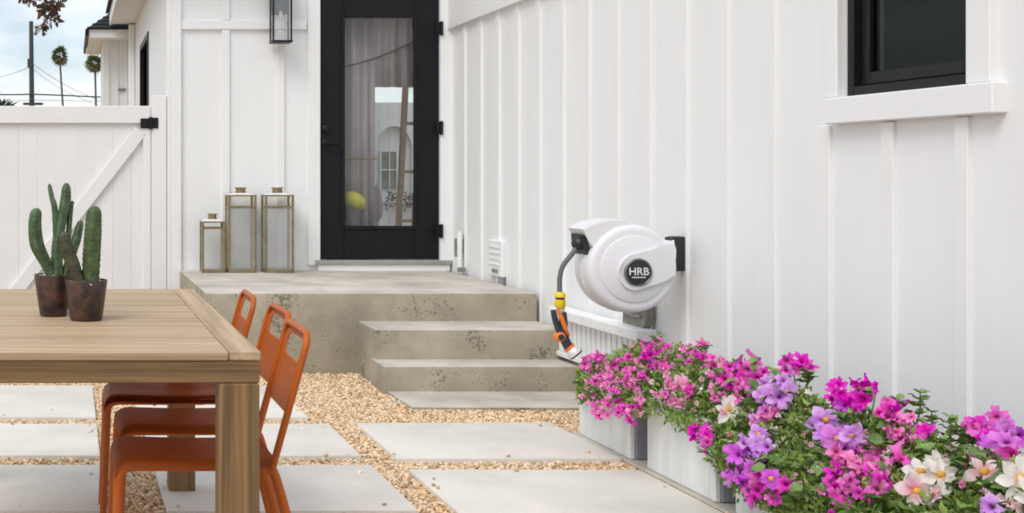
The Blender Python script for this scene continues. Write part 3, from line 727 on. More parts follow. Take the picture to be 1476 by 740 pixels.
# ------------------------------------------------------------------ brass lanterns on the porch
def lantern(px0, px1, pyt, label, y=None):
    yb = YF - .24; s = FPX / yb
    x0, x1 = (px0 - 102) / s, (px1 - 102) / s; w = x1 - x0; z0 = ZP + .001; H = (393 - pyt) / s; zt = z0 + H * .93 if H < .5 else z0 + H * .945
    y0, y1 = yb, yb + w * .92
    r = empty('lantern', ((x0 + x1) / 2, (y0 + y1) / 2, z0), label, 'lantern', 'brass lanterns on the porch')
    t = .017
    bx('base', 'brass', r, x0, x1, y0, y1, z0, z0 + .022, .002)
    for x in (x0, x1 - t):
        for yy in (y0, y1 - t): bx('post', 'brass', r, x, x + t, yy, yy + t, z0 + .0225, zt - .0125, .001)
    b = MB(); b.box(x0 - .001, x1 + .001, y0 - .001, y0 + .013, zt - .012, zt); b.box(x0 - .001, x1 + .001, y1 - .013, y1 + .001, zt - .012, zt)
    b.box(x0 - .0005, x0 + .0125, y0 + .0135, y1 - .0135, zt - .0118, zt - .0003); b.box(x1 - .0125, x1 + .0005, y0 + .0135, y1 - .0135, zt - .0118, zt - .0003); b.build('top_rim', 'brass', r)
    zb = zt - .085 if H > .5 else zt - .045
    b = MB(); b.box(x0 + t, x1 - t, y0 + .0015, y0 + .0105, zb - .012, zb); b.box(x0 + t, x1 - t, y1 - .0105, y1 - .0015, zb - .012, zb)
    b.box(x0 + .0015, x0 + .0105, y0 + t, y1 - t, zb - .0117, zb - .0003); b.box(x1 - .0105, x1 - .0015, y0 + t, y1 - t, zb - .0117, zb - .0003); b.build('crossbar', 'brass', r)
    for q in ((x0 + t, x1 - t, y0 + .004, y0 + .0065), (x0 + t, x1 - t, y1 - .0065, y1 - .004)): bx('pane', 'lantern_glass', r, *q, z0 + .023, zb - .013, 0)
    for q in ((x0 + .004, x0 + .0065, y0 + t, y1 - t), (x1 - .0065, x1 - .004, y0 + t, y1 - t)): bx('pane', 'lantern_glass', r, *q, z0 + .023, zb - .013, 0)
    cx, cy = (x0 + x1) / 2, (y0 + y1) / 2; hw = w * .2
    b = MB(); V = [b.bm.verts.new(p) for p in [(x0 + .002, y0 + .002, zt - .002), (x1 - .002, y0 + .002, zt - .002), (x1 - .002, y1 - .002, zt - .002), (x0 + .002, y1 - .002, zt - .002), (cx - hw, cy - hw, zt + .012), (cx + hw, cy - hw, zt + .012), (cx + hw, cy + hw, zt + .012), (cx - hw, cy + hw, zt + .012)]]
    for f in ((0, 1, 5, 4), (1, 2, 6, 5), (2, 3, 7, 6), (3, 0, 4, 7), (4, 5, 6, 7), (0, 3, 2, 1)): b.bm.faces.new([V[i] for i in f])
    b.build('lid', 'vent_white', r)
    b = MB(); b.lathe([(hw * .95, 0), (hw * .95, .012), (hw * .85, .014), (hw * .85, .03), (hw * 1.05, .032), (hw * 1.05, .04)], (cx, cy, zt + .012), 16); b.build('cap', 'brass', r, 40)
    if H > .5 and px0 > 350: 
        bx('latch', 'brass', r, x0 - .012, x0 - .0005, y0 + .02, y0 + .045, z0 + H * .42, z0 + H * .45, .002)
lantern(291, 325, 313, 'short brass lantern, the smallest of the three by the door')
lantern(329, 370, 274, 'tall brass lantern in the middle, next to the short one')
lantern(382, 424, 274, 'tall brass lantern closest to the black door')

# ------------------------------------------------------------------ table
TY0, TY1, TZ = depth(601), depth(387), .759
TX1, TX0 = .456, -.54
table = empty('dining_table', ((TX0 + TX1) / 2, (TY0 + TY1) / 2, 0), 'long wooden outdoor dining table with thick square legs', 'table')
ew = .075; n = 14; pw = (TY1 - TY0) / n
for i in range(n):
    bx('plank', 'top_wood', table, TX0 + ew + .002, TX1 - ew - .002, TY0 + i * pw + (.0022 if i else 0), TY0 + (i + 1) * pw - .0022, TZ - .022, TZ + random.uniform(-.0012, .0012), .0025)
bx('end_board', 'end_wood', table, TX1 - ew, TX1, TY0, TY1, TZ - .022, TZ + .001, .003); bx('end_board', 'end_wood', table, TX0, TX0 + ew, TY0, TY1, TZ - .022, TZ + .001, .003)
az0 = CAM_H - (553 - 254) / 601
bx('apron', 'apron_wood', table, TX0 + .002, TX1 - .002, TY0 + .004, TY0 + .03, az0, TZ - .0225, .003); bx('apron', 'apron_wood', table, TX0 + .002, TX1 - .002, TY1 - .03, TY1 - .004, az0, TZ - .0225, .003)
bx('apron', 'end_wood', table, TX1 - .03, TX1 - .004, TY0 + .032, TY1 - .032, az0, TZ - .0225, .003); bx('apron', 'end_wood', table, TX0 + .004, TX0 + .03, TY0 + .032, TY1 - .032, az0, TZ - .0225, .003)
lw = .096
for x in (TX0 + .002, TX1 - .002 - lw):
    for y in (TY0 + .004, TY1 - .004 - lw): bx('leg', 'leg_wood', table, x, x + lw, y, y + lw, .0, az0 - .0005, .004)

# ------------------------------------------------------------------ cacti
def cactus(mb, pts, rad, ribs=5, depth_=.22):
    P = catmull(pts, 12); n = len(P); rr = []
    base = lerpr(rad, n)
    for i in range(n):
        t = i / (n - 1); e = 1.0
        if t > .86: e = math.sqrt(max(0.03, 1 - ((t - .86) / .14) ** 2))
        rr.append(base[i] * e * (1 + (.045 if i % 2 else -.03)))
    k = ribs * 4
    mb.tube(P, rr, k, section=lambda j, n_, i: 1 - depth_ * (.5 + .5 * math.cos(ribs * 2 * math.pi * j / n_)))
    return mb
def pot(px, pyb, wt, wb, h, label, arms, S, mats):
    yb = depth(S); x = (px - 102) / S; z = TZ + .002
    r = empty('potted_cactus', (x, yb, z), label, 'potted cactus')
    rt, rb, hh = wt / 2 / S, wb / 2 / S, h / S
    b = MB(); b.lathe([(rb * .96, 0), (rb, .004), (rt, hh - .003), (rt * .985, hh), (rt * .93, hh), (rt * .92, hh - .014), (.001, hh - .014)], (x, yb, z), 28); b.build('pot', 'pot', r, 35)
    n = 90; a = rng.uniform(0, 6.28, n); q = np.sqrt(rng.uniform(0, 1, n)) * rt * .88
    pebbles('pebble_topping', np.stack([x + q * np.cos(a), yb + q * np.sin(a), np.full(n, z + hh - .008)], 1), .007, [(.78, .76, .72), (.7, .68, .64), (.82, .8, .78)], r)
    z0 = 0
    for pl, rad, mt, dy in arms:
        pts = [((qx - 102) / S, yb + dy * (i / (len(pl) - 1)), CAM_H - (qy - 254) / S) for i, (qx, qy) in enumerate(pl)]
        pts[0] = (pts[0][0], yb, z + hh - .03)
        b = MB(); cactus(b, pts, [q_ / S for q_ in rad]); b.build('stem', mt, r, 60)
    return r
pot(77, 455, 56, 40, 59, 'branching cactus with several upright arms in the farther brown pot',
    [([(84, 400), (83, 360), (88, 325), (95, 290), (96, 264)], [9, 9, 8, 8.5, 6.5], 'cactus_green', .0),
     ([(80, 385), (66, 378), (54, 352), (51, 322), (54, 300)], [6, 9, 11, 10, 8.5], 'cactus_green', -.02),
     ([(84, 345), (80, 310), (75, 285), (71, 265)], [6, 5, 4, 3], 'cactus_green', .01),
     ([(95, 330), (101, 312), (105, 290)], [4, 4.5, 3], 'cactus_green', .02),
     ([(92, 385), (103, 368), (111, 344), (117, 318)], [6, 8, 7.5, 5], 'cactus_green', .01)], 478, None)
pot(124, 461, 62, 48, 57, 'cactus with one tall thick column and a short brownish arm in the nearer brown pot',
    [([(131, 410), (133, 370), (135, 335), (137, 297)], [13, 14, 13.5, 11], 'cactus_dark', .0),
     ([(116, 408), (107, 385), (98, 360), (91, 334)], [9, 11, 10.5, 8], 'cactus_brown', -.01)], 492, None)

# ------------------------------------------------------------------ orange chairs
def rrect(x0, x1, y0, y1, r, k=5):
    o = []
    for cx, cy, a in ((x1 - r, y0 + r, -90), (x1 - r, y1 - r, 0), (x0 + r, y1 - r, 90), (x0 + r, y0 + r, 180)):
        for i in range(k + 1):
            t = R(a + 90 * i / k); o.append((cx + r * math.cos(t), cy + r * math.sin(t)))
    return o
CW = .31
def make_chair(loc):
    r = empty('dining_chair', loc); ORG[r] = Vector((0, 0, 0))            # built in local metres, faces -X
    h = CW / 2
    # seat: sheet with rolled-down rim
    b = MB(); xs = [-.205, -.20, -.185, -.16, -.10, 0, .10, .17, .20]; zs = [.435, .45, .461, .466, .464, .461, .462, .465, .468]
    ys = [-h, -h + .004, -h + .014, -h + .035, 0, h - .035, h - .014, h - .004, h]; dz = [-.020, -.010, -.003, 0, -.004, 0, -.003, -.010, -.020]
    gv = [[b.bm.verts.new((x, y, z + d)) for y, d in zip(ys, dz)] for x, z in zip(xs, zs)]
    for i in range(len(xs) - 1):
        for j in range(len(ys) - 1): b.bm.faces.new((gv[i][j], gv[i + 1][j], gv[i + 1][j + 1], gv[i][j + 1]))
    g = bmesh.ops.solidify(b.bm, geom=b.bm.faces[:], thickness=.003)
    b.build('seat', 'orange_steel', r, 50)
    # back plate with the handle slot
    def fn(u, v, w):
        x = .196 + (v - .46) * .275 + .012 * (1 - (u / h) ** 2)
        return (x + w, u, v)
    b = MB(); out = rrect(-h + .004, h - .004, .575, .780, .035); hole = rrect(-h + .042, h - .042, .698, .757, .022)
    b.plate([out, hole], fn, .004); b.build('backrest', 'orange_steel', r, 30)
    # tube loop round the back, running down to the seat
    pl = [(-h + .006, .44), (-h + .006, .60), (-h + .006, .728)] + [(-h + .046 - .04 * math.cos(t), .740 + .04 * math.sin(t)) for t in np.linspace(.2, 1.57, 5)] 
    pl += [(-a, z) for a, z in pl[::-1]]
    b = MB(); b.tube([Vector(fn(a, z, .002)) - Vector((.012 * (1 - (a / h) ** 2), 0, 0)) for a, z in pl], .0095, 8); b.build('back_frame', 'orange_steel', r, 60)
    for s in (-1, 1):
        y = s * (h - .014)
        b = MB(); b.tube([(-.10, y, .446), (-.165, y, .446), (-.186, y, .436), (-.194, y, .415), (-.198, y, .30), (-.21, y + s * .006, .029)], [.012, .013, .0135, .0135, .0125, .011], 8, 5); b.build('leg', 'orange_steel', r, 60)
        b = MB(); b.tube([(.10, y, .446), (.165, y, .447), (.190, y, .438), (.205, y, .41), (.25, y + s * .003, .25), (.305, y + s * .008, .029)], [.011, .012, .0125, .0125, .012, .011], 8, 5); b.build('leg', 'orange_steel', r, 60)
        b = MB(); b.tube([(-.12, y, .444), (.12, y, .444)], .010, 8); b.build('seat_rail', 'orange_steel', r, 60)
    b = MB(); b.tube([(-.04, -h + .02, .437), (-.04, h - .02, .437)], .008, 6); b.build('crossbar', 'orange_steel', r, 60)
    return r
chairs = [(depth(573), .315, 'orange metal chair at the near corner of the table beside its leg'), (depth(503), .342, 'orange metal chair between the nearest and the farthest chair'), (depth(444), .315, 'orange metal chair farthest along the table, only its handle above the tabletop')]
proto = make_chair((0, 0, 0))
for i, (yn, x, lb) in enumerate(chairs):
    c = proto if i == 0 else copy_tree(proto)
    c.location = (x, yn + CW / 2, 0); tag(c, lb, 'chair', 'orange chairs along the table'); c.rotation_euler[2] = (0, R(1.0), R(-.8))[i]

# ------------------------------------------------------------------ hose reel
YR = FY / (985 - 102) - .02
SR = FPX / YR
def rx(x): return (x - 102) / SR
def rz(y): return CAM_H - (y - 254) / SR
yf, yb_ = YR - .10, YR + .09
SF = FPX / yf                                            # scale at the front face
def fx(x): return (x - 102) / SF
def fz(y): return CAM_H - (y - 254) / SF
cx, cz = fx(914), fz(388); RR = 64 / SF
reel = empty('hose_reel', (XW - .02, YR, cz), 'white wall mounted retractable hose reel with black round badge', 'hose reel')
b = MB()
b.lathe([(RR * .86, yf), (RR * .93, yf + .003), (RR * .98, yf + .012), (RR, yf + .03), (RR, yf + .085)], (cx, 0, cz), 64, 'Y'); b.build('front_shell', 'reel_white', reel, 40)
b = MB(); b.lathe([(RR * 1.015, yf + .0855), (RR * 1.025, yf + .090), (RR * 1.015, yf + .0945)], (cx, 0, cz), 64, 'Y'); b.build('seam_ring', 'reel_white', reel, 40)
b = MB(); b.lathe([(RR, yf + .095), (RR, yb_ - .035), (RR * .97, yb_ - .012), (RR * .90, yb_)], (cx, 0, cz), 64, 'Y'); b.build('rear_shell', 'reel_white', reel, 40)
b = MB(); b.lathe([(RR * .76, yf + .001), (RR * .755, yf - .004), (RR * .74, yf - .006), (RR * .3, yf - .006)], (cx, 0, cz), 64, 'Y'); b.build('face_ring', 'reel_white', reel, 35)
# hub arm to the bracket
hub = 27 / SF; hxc, hzc = fx(916), fz(392)
pts = [(hxc + hub * math.cos(t), hzc + hub * math.sin(t)) for t in np.linspace(R(98), R(268), 20)]
pts += [(fx(945), fz(409)), (fx(958), fz(404)), (fx(971), fz(397)), (fx(970), fz(380)), (fx(970), fz(360)), (fx(969), fz(346)), (fx(955), fz(355)), (fx(940), fz(358))]
b = MB(); b.plate([pts], lambda u, v, w: (u, yf - .024 + w, v), .018)
bmesh.ops.bevel(b.bm, geom=[e for e in b.bm.edges if e.is_manifold and e.calc_face_angle(0) > .9 and abs(e.verts[0].co.y - e.verts[1].co.y) < 1e-5 and e.verts[0].co.y < yf - .01], offset=.005, segments=3, affect='EDGES')
b.build('hub_arm', 'reel_white', reel, 35)
b = MB(); b.box(fx(956), fx(969), yf - .004, yb_ - .03, fz(396), fz(347), .008, 2); b.build('pivot_block', 'reel_white', reel, 40)
b = MB(); b.box(rx(963), rx(972), YR - .015, YR + .035, rz(390), rz(342), .004); b.box(rx(969), XW - .001, YR - .022, YR + .05, rz(391), rz(341), .008, 2); b.build('wall_bracket', 'reel_black', reel, 40)
br = 18 / SF; bxc, bzc = hxc, hzc
b = MB(); b.lathe([(br * 1.12, yf - .0235), (br * 1.12, yf - .028), (br * 1.0, yf - .032), (br * .96, yf - .030)], (bxc, 0, bzc), 40, 'Y'); b.build('badge_ring', 'badge_grey', reel, 35)
b = MB(); b.lathe([(br * .955, yf - .0295), (br * .955, yf - .0315), (br * .9, yf - .032)], (bxc, 0, bzc), 40, 'Y'); badge = b.build('badge', 'reel_black', reel, 35)
def word(txt, size, off, m, y, z, name):
    cu = bpy.data.curves.new('letters', 'FONT'); cu.body = txt; cu.align_x = 'CENTER'; cu.align_y = 'CENTER'; cu.size = size; cu.extrude = .0006; cu.offset = off
    to = bpy.data.objects.new('letters', cu); COL.objects.link(to); bpy.context.view_layer.update()
    tm = bpy.data.meshes.new_from_object(to.evaluated_get(bpy.context.evaluated_depsgraph_get())); bpy.data.objects.remove(to)
    tm.materials.clear(); tm.materials.append(MATS[m]); link(name, tm, badge, (bxc, y, z), (R(90), 0, 0))
word('HRB', br * .86, .0004, 'letter_white', yf - .0328, bzc + .002, 'lettering')
bx('underline', 'letter_white', badge, bxc - br * .55, bxc + br * .55, yf - .0335, yf - .0322, bzc - br * .44, bzc - br * .37, 0)
# outlet hood at the upper left
hy0, hy1 = yf + .022, yb_ - .005
lp = [(842, 331), (858, 322), (885, 316.5), (905, 317), (930, 327), (910, 350), (884, 366), (864, 372), (858, 362), (851, 343)]
lp = [(fx(x), fz(y)) for x, y in lp]
b = MB(); b.plate([lp], lambda u, v, w: (u, hy0 + w, v), hy1 - hy0)
bmesh.ops.bevel(b.bm, geom=[e for e in b.bm.edges if e.is_manifold and e.calc_face_angle(0) > .5], offset=.006, segments=3, affect='EDGES')
b.build('outlet_hood', 'reel_white', reel, 35)
lp = [(fx(x), fz(y)) for x, y in [(845, 339), (853, 343), (860, 362), (864, 371), (854, 371), (846, 358)]]
b = MB(); b.plate([lp], lambda u, v, w: (u, hy0 + .02 + w, v), hy1 - hy0 - .04); b.build('outlet_mouth', 'reel_black', reel)
b = MB(); hc = Vector((rx(832), YR - .02, rz(351)))
prof = [(.003, -.034), (.018, -.030), (.029, -.016), (.033, -.004), (.033, .006), (.028, .018), (.016, .030), (.003, .033)]
b.lathe(prof, hc, 18, 'Z'); b.tube([hc, hc + Vector((.05, .0, .0))], [.026, .020], 12); b.build('hose_stop', 'reel_black', reel, 60)
b = MB(); hp = [hc + Vector((-.012, 0, -.01)), Vector((rx(822), YR - .03, rz(364))), Vector((rx(808), YR - .03, rz(382))), Vector((rx(803), YR - .03, rz(400))), Vector((rx(803), YR - .03, rz(424)))]
b.tube(hp, .011, 10, 8, section=None); b.build('hose', 'hose_grey', reel, 60)
# nozzle
noz = empty('hose_nozzle', (rx(803), YR - .03, rz(443)), 'orange and dark grey spray gun with yellow connector hanging from the hose', 'spray nozzle')
xn, yn = rx(803.5), YR - .03
b = MB(); b.lathe([(.019, rz(443)), (.0235, rz(441)), (.0235, rz(432)), (.021, rz(431.5)), (.021, rz(431))], (xn, yn, 0), 18); b.lathe([(.021, rz(428)), (.024, rz(427.5)), (.023, rz(423)), (.015, rz(420))], (xn, yn, 0), 18); b.build('connector', 'yellow_plastic', noz, 40)
b = MB(); b.lathe([(.020, rz(431)), (.020, rz(428))], (xn, yn, 0), 18); b.build('connector_band', 'reel_black', noz, 40)
b = MB(); b.lathe([(.013, rz(450)), (.015, rz(447)), (.018, rz(443.2))], (rx(804.5), yn, 0), 14); b.build('collar', 'chrome', noz, 40)
b = MB(); b.tube([(rx(807), yn, rz(449)), (rx(808), yn, rz(460)), (rx(808), yn, rz(475)), (rx(811), yn, rz(490)), (rx(817), yn, rz(501))], [.016, .018, .018, .021, .023], 12, 5); b.build('barrel', 'slate_plastic', noz, 50)
b = MB(); b.tube([(rx(793), yn - .004, rz(446)), (rx(796), yn - .004, rz(460)), (rx(801), yn - .004, rz(476)), (rx(805), yn - .004, rz(487))], [.012, .014, .013, .010], 10, 5); b.build('trigger', 'slate_plastic', noz, 50)
b = MB(); b.tube([(rx(798), yn - .012, rz(444)), (rx(804), yn - .015, rz(458)), (rx(809), yn - .016, rz(472)), (rx(815), yn - .014, rz(483))], [.006, .0105, .0095, .004], 10, 5); b.build('grip_inlay', 'orange_plastic', noz, 50)
b = MB(); b.lathe([(.016, -.024), (.022, -.02), (.022, .015), (.017, .02)], (rx(802), yn, rz(484)), 16, 'Y'); b.build('valve_ring', 'orange_plastic', noz, 40)
b = MB(); b.lathe([(.013, -.030), (.014, -.020)], (rx(802), yn, rz(484)), 16, 'Y'); b.build('valve_knob', 'slate_plastic', noz, 40)
hd0 = Vector((rx(817), yn, rz(500))); hdir = Vector((.62, -.25, -.72)).normalized()
b = MB(); b.tube([hd0 - hdir * .006, hd0 + hdir * .006], .025, 16); b.build('head_ring', 'orange_plastic', noz, 40)
b = MB(); b.tube([hd0 + hdir * .006, hd0 + hdir * .012, hd0 + hdir * .03, hd0 + hdir * .038], [.023, .028, .034, .034], 18); b.build('spray_head', 'chrome', noz, 40)
b = MB(); b.tube([hd0 + hdir * .038, hd0 + hdir * .045], [.034, .031], 18); b.build('spray_face', 'slate_plastic', noz, 40)

# ------------------------------------------------------------------ planters
PX = 2.27
pl_edges = [(323, 355, 'pale grey box planter at the far end of the row by the steps'), (366, 409, 'pale grey box planter second from the steps'), (422, 478, 'pale grey box planter in the middle, half covered in lilac flowers'),
            (494, 572, 'pale grey box planter under the bright magenta flowers at the lower right'), (590, 700, 'pale grey box planter under the white flowers, nearest the viewer')]
for sa_, sb_, lb in pl_edges:
    y1, y0 = depth(sa_), depth(sb_); x0, x1 = PX, PX + .38
    r = empty('planter', ((x0 + x1) / 2, (y0 + y1) / 2, 0), lb, 'planter', 'grey planters along the wall')
    b = MB(); H = .31; zb = .03; t = .02
    b.box(x0, x0 + t, y0 - .002, y1, zb, H, .003); b.box(x1 - t, x1, y0, y1, zb, H, .003); b.box(x0 + t + .0005, x1 - t - .0005, y0 + .001, y0 + t, zb + .001, H - .001, .003); b.box(x0 + t + .0005, x1 - t - .0005, y1 - t, y1 - .001, zb + .001, H - .001, .003)
    b.build('box', 'planter', r)
    bx('end_shade_panel', 'planter_end_shade', r, x0 + t + .001, x1 - t, y0 - .012, y0 + .0005, zb + .002, H - .002, .002)  # added panel, its dark colour carries the shade of the gap
    bx('soil', 'soil', r, x0 + t + .001, x1 - t - .001, y0 + t + .001, y1 - t - .001, zb + .02, H - .04, 0)
b = MB(); b.box(2.245, 2.30 + .36, depth(700), depth(321), -.02, .029, .004); o = b.build('planter_plinth', 'concrete', None, loc=(2.4, 4.5, 0)); tag(o, 'narrow concrete strip under the row of planters', 'kerb')

# ------------------------------------------------------------------ flowers
def petunia(seed, ruffle=.12):
    rg = random.Random(seed); b = MB(); n = 30; rings = []
    ph = [rg.uniform(-.30, .30) for _ in range(5)]; am = [rg.uniform(.68, 1.18) for _ in range(5)]
    for k, (rf, dz) in enumerate(((.10, -.35), (.28, -.10), (.55, .06), (.80, .10), (1.0, .04))):
        ring = []
        for j in range(n):
            th = 2 * math.pi * j / n; lobe = int(((th / (2 * math.pi)) * 5 + .5) % 5)
            c = abs(math.cos(2.5 * th)) ** .42
            r_ = FR * rf * ((1 - .40 * rf) + .40 * rf * c) * (1 + (am[lobe] - 1) * rf + .10 * rf * math.sin(th * 11 + seed * 2.3))
            z = FR * (dz + ph[lobe] * rf * rf * 1.6 + ruffle * rf ** 2 * math.sin(th * 7 + seed) + rg.uniform(-.05, .05) * rf - .10 * (1 - c) * rf)
            ring.append(b.bm.verts.new((r_ * math.cos(th), r_ * math.sin(th), z)))
        rings.append(ring)
    for i in range(4):
        for j in range(n): b.bm.faces.new((rings[i][j], rings[i][(j + 1) % n], rings[i + 1][(j + 1) % n], rings[i + 1][j]))
    b.bm.faces.new(rings[0])
    me = bpy.data.meshes.new('flower'); b.bm.to_mesh(me); b.bm.free()
    me.polygons.foreach_set('use_smooth', [True] * len(me.polygons)); return me
def petal(seed, w=.5, ln=1.0):
    """one long petal reaching out along +X from the centre"""
    rg = random.Random(seed); b = MB(); g = []
    prof = [(.06, .08), (.22, .22), (.42, .36), (.60, .42), (.76, .36), (.90, .20), (1.02, .03)]
    cu_ = rg.uniform(-.45, .25); tw = rg.uniform(-.5, .5)
    for t, hw in prof:
        row = []
        for s in (-1, -.5, 0, .5, 1):
            y = s * hw * w * 1.9 * FR; z = FR * (.12 + cu_ * t * t + .10 * abs(s) * t + tw * s * t * .5 + .07 * math.sin(t * 9 + s * 2.5 + seed) + rg.uniform(-.05, .05)); row.append(b.bm.verts.new((t * FR * ln, y, z)))
        g.append(row)
    for i in range(len(g) - 1):
        for j in range(4): b.bm.faces.new((g[i][j], g[i + 1][j], g[i + 1][j + 1], g[i][j + 1]))
    me = bpy.data.meshes.new('petal'); b.bm.to_mesh(me); b.bm.free(); me.polygons.foreach_set('use_smooth', [True] * len(me.polygons)); return me
FM = {}
for c in ('pink', 'rose', 'magenta', 'lilac', 'violet', 'white', 'blush'):
    FM[c] = [];
    for s in range(4):
        me = petunia(s * 7 + len(FM)); me.materials.append(MATS['petal_' + c]); FM[c].append(me)
PM = {}
for c in ('white', 'blush', 'lilac', 'violet'):
    PM[c] = []
    for s in range(3):
        me = petal(s * 5 + len(PM), .42 if c in ('white', 'blush') else .55); me.materials.append(MATS['petal_' + c]); PM[c].append(me)
b = MB(); b.lathe([(.002, -.006), (.006, -.002), (.0065, .003), (.004, .006), (.001, .007)], (0, 0, 0), 10)
CM = bpy.data.meshes.new('flower_heart'); bmesh.ops.recalc_face_normals(b.bm, faces=b.bm.faces); b.bm.to_mesh(CM); b.bm.free(); CM.materials.append(MATS['stamen']); CM.polygons.foreach_set('use_smooth', [True] * len(CM.polygons))
LM = []
for s in range(3):
    b = MB(); prof = [(0, .02), (.2, .26), (.45, .36), (.7, .26), (.9, .1), (1, .01)]; g = []
    for t, hw in prof: g.append([b.bm.verts.new((t * .05, k_ * hw * .05, .006 * abs(k_) - .012 * t * t + .004 * math.sin(t * 9 + s))) for k_ in (-1, 0, 1)])
    for i in range(5):
        for j in range(2): b.bm.faces.new((g[i][j], g[i + 1][j], g[i + 1][j + 1], g[i][j + 1]))
    me = bpy.data.meshes.new('leaf'); b.bm.to_mesh(me); b.bm.free(); me.materials.append(mat('leaf_green_%d' % s, [(.15, .27, .06), (.20, .32, .08), (.11, .21, .05)][s], .45, var=.15, scale=60))
    me.polygons.foreach_set('use_smooth', [True] * len(me.polygons)); LM.append(me)

def at(px, py, X):
    """the point of the flower bed seen at a place of the photo, at its true distance X from the camera axis"""
    s = (px - 102) / X; return Vector((X, FPX / s, CAM_H - (py - 254) / s))
def facing(v, spread=.6):
    d = Vector((-.55, -.62, .55)) + Vector((random.gauss(0, spread), random.gauss(0, spread), random.gauss(0, spread * .8))); return d.normalized()
def qrot(d): 
    return (d.to_track_quat('Z', 'Y') @ Euler((0, 0, random.uniform(0, 6.28))).to_quaternion()).to_euler()
def bed(px, py):
    """how far out from the wall a bloom sits: high ones over the box, low ones spilling over its front"""
    best = 2.45
    for X in (2.55, 2.5, 2.45, 2.4, 2.35, 2.3, 2.25, 2.2, 2.17):
        z = at(px, py, X).z; lim = .54 - (2.45 - X) * .9 if X < 2.45 else .54
        best = X
        if z >= lim - .05: break
    return best
PLANTS = [
 # label, [px range], [(cx, cy, rx, ry, colour, n, size)], big blooms [(px, py, colour, size)]
 ('pink petunias spilling over the far end of the first planter', (833, 915), [(868, 535, 34, 24, 'pink', 22, .9), (885, 575, 40, 28, 'pink', 24, .9), (858, 560, 22, 32, 'rose', 9, .8), (905, 590, 20, 15, 'magenta', 8, .85)], []),
 ('bright pink bushy petunias just under the hose reel', (905, 1000), [(925, 525, 34, 24, 'pink', 20, .9), (938, 505, 16, 14, 'magenta', 6, .9), (966, 555, 26, 20, 'rose', 9, .95), (978, 570, 22, 14, 'pink', 8, .9), (950, 495, 14, 8, 'pink', 4, .8)], []),
 ('deep pink petunias beside the single cream flower', (985, 1050), [(1005, 515, 28, 22, 'pink', 17, .85), (1030, 560, 20, 20, 'pink', 9, .9), (1010, 628, 12, 22, 'magenta', 7, .9), (1035, 530, 14, 18, 'rose', 5, .8)], [(1050, 590, 'white', 1.9)]),
 ('dark magenta petunias rising behind the cream flower', (1040, 1110), [(1074, 538, 28, 26, 'magenta', 19, 1.05), (1056, 560, 14, 16, 'pink', 6, .9), (1098, 598, 26, 16, 'pink', 9, .8)], []),
 ('lilac petunias with a tall pink sprig in the middle of the row', (1095, 1185), [(1122, 556, 34, 26, 'lilac', 15, 1.1), (1146, 528, 20, 10, 'magenta', 9, .9), (1112, 580, 18, 14, 'violet', 5, .9)], [(1098, 572, 'lilac', 1.35), (1135, 565, 'lilac', 1.35)]),
 ('lilac and purple petunias trailing low over the third planter', (1050, 1135), [(1092, 632, 16, 28, 'lilac', 9, 1.0), (1066, 668, 20, 26, 'violet', 14, 1.0), (1106, 702, 28, 22, 'magenta', 15, 1.05), (1096, 650, 14, 14, 'lilac', 4, 1.0)], [(1094, 625, 'lilac', 1.3), (1112, 690, 'violet', 1.3)]),
 ('large flowered lilac petunias above the bottom magenta mass', (1165, 1255), [(1205, 622, 24, 22, 'lilac', 7, 1.1), (1225, 640, 16, 14, 'violet', 5, 1.0)], [(1190, 605, 'lilac', 1.75), (1206, 632, 'violet', 1.6), (1228, 628, 'lilac', 1.3)]),
 ('magenta petunias standing tall against the white wall', (1195, 1290), [(1232, 568, 32, 20, 'magenta', 24, .95), (1226, 582, 16, 10, 'violet', 5, .9), (1275, 588, 18, 10, 'pink', 7, .85)], []),
 ('crimson pink petunias filling the bottom edge of the picture', (1150, 1285), [(1232, 698, 46, 26, 'magenta', 36, .85), (1215, 660, 26, 12, 'pink', 9, .8), (1250, 680, 22, 14, 'pink', 9, .85), (1195, 745, 10, 8, 'magenta', 3, .8)], []),
 ('loose pink petunias on thin stalks left of the white flowers', (1270, 1345), [(1300, 612, 22, 20, 'pink', 11, .9), (1275, 655, 22, 20, 'pink', 11, .9), (1335, 622, 12, 14, 'magenta', 5, .9), (1296, 588, 10, 8, 'magenta', 3, .9)], []),
 ('cream white petunias in the lower right corner', (1300, 1400), [(1340, 700, 18, 14, 'blush', 3, .9)], [(1328, 680, 'white', 1.7), (1322, 708, 'blush', 1.7), (1355, 684, 'white', 1.75), (1345, 668, 'white', 1.3)]),
 ('purple and magenta petunias on tall stems at the right edge', (1385, 1500), [(1418, 612, 20, 18, 'magenta', 8, .95), (1446, 628, 18, 14, 'violet', 8, .95), (1452, 652, 12, 10, 'pink', 4, .9), (1475, 640, 10, 16, 'violet', 3, .9)], []),
 ('white petunias with orange throats nearest the viewer', (1395, 1560), [(1455, 728, 30, 12, 'blush', 4, 1.0), (1420, 735, 14, 8, 'lilac', 3, .9)], [(1418, 680, 'blush', 1.9), (1470, 690, 'white', 2.0), (1432, 728, 'lilac', 1.3), (1500, 715, 'white', 1.8)]),
]
LEAFT = [(.29, .41, .08), (.38, .50, .12), (.17, .28, .06), (.41, .54, .17), (.11, .20, .05), (.50, .58, .28)]
SPRIGS = [(1166, 560, 538), (1326, 615, 568), (1372, 645, 604), (1388, 650, 618), (1296, 600, 578), (1404, 650, 626), (1345, 630, 596), (1020, 515, 500), (948, 500, 486), (1250, 585, 566)]
TOPL = [(820, 540), (845, 522), (880, 508), (920, 492), (960, 490), (1000, 495), (1040, 520), (1075, 516), (1110, 535), (1160, 558), (1200, 588), (1240, 590), (1290, 602), (1330, 612), (1370, 640), (1400, 648), (1440, 650), (1480, 655), (1600, 670)]
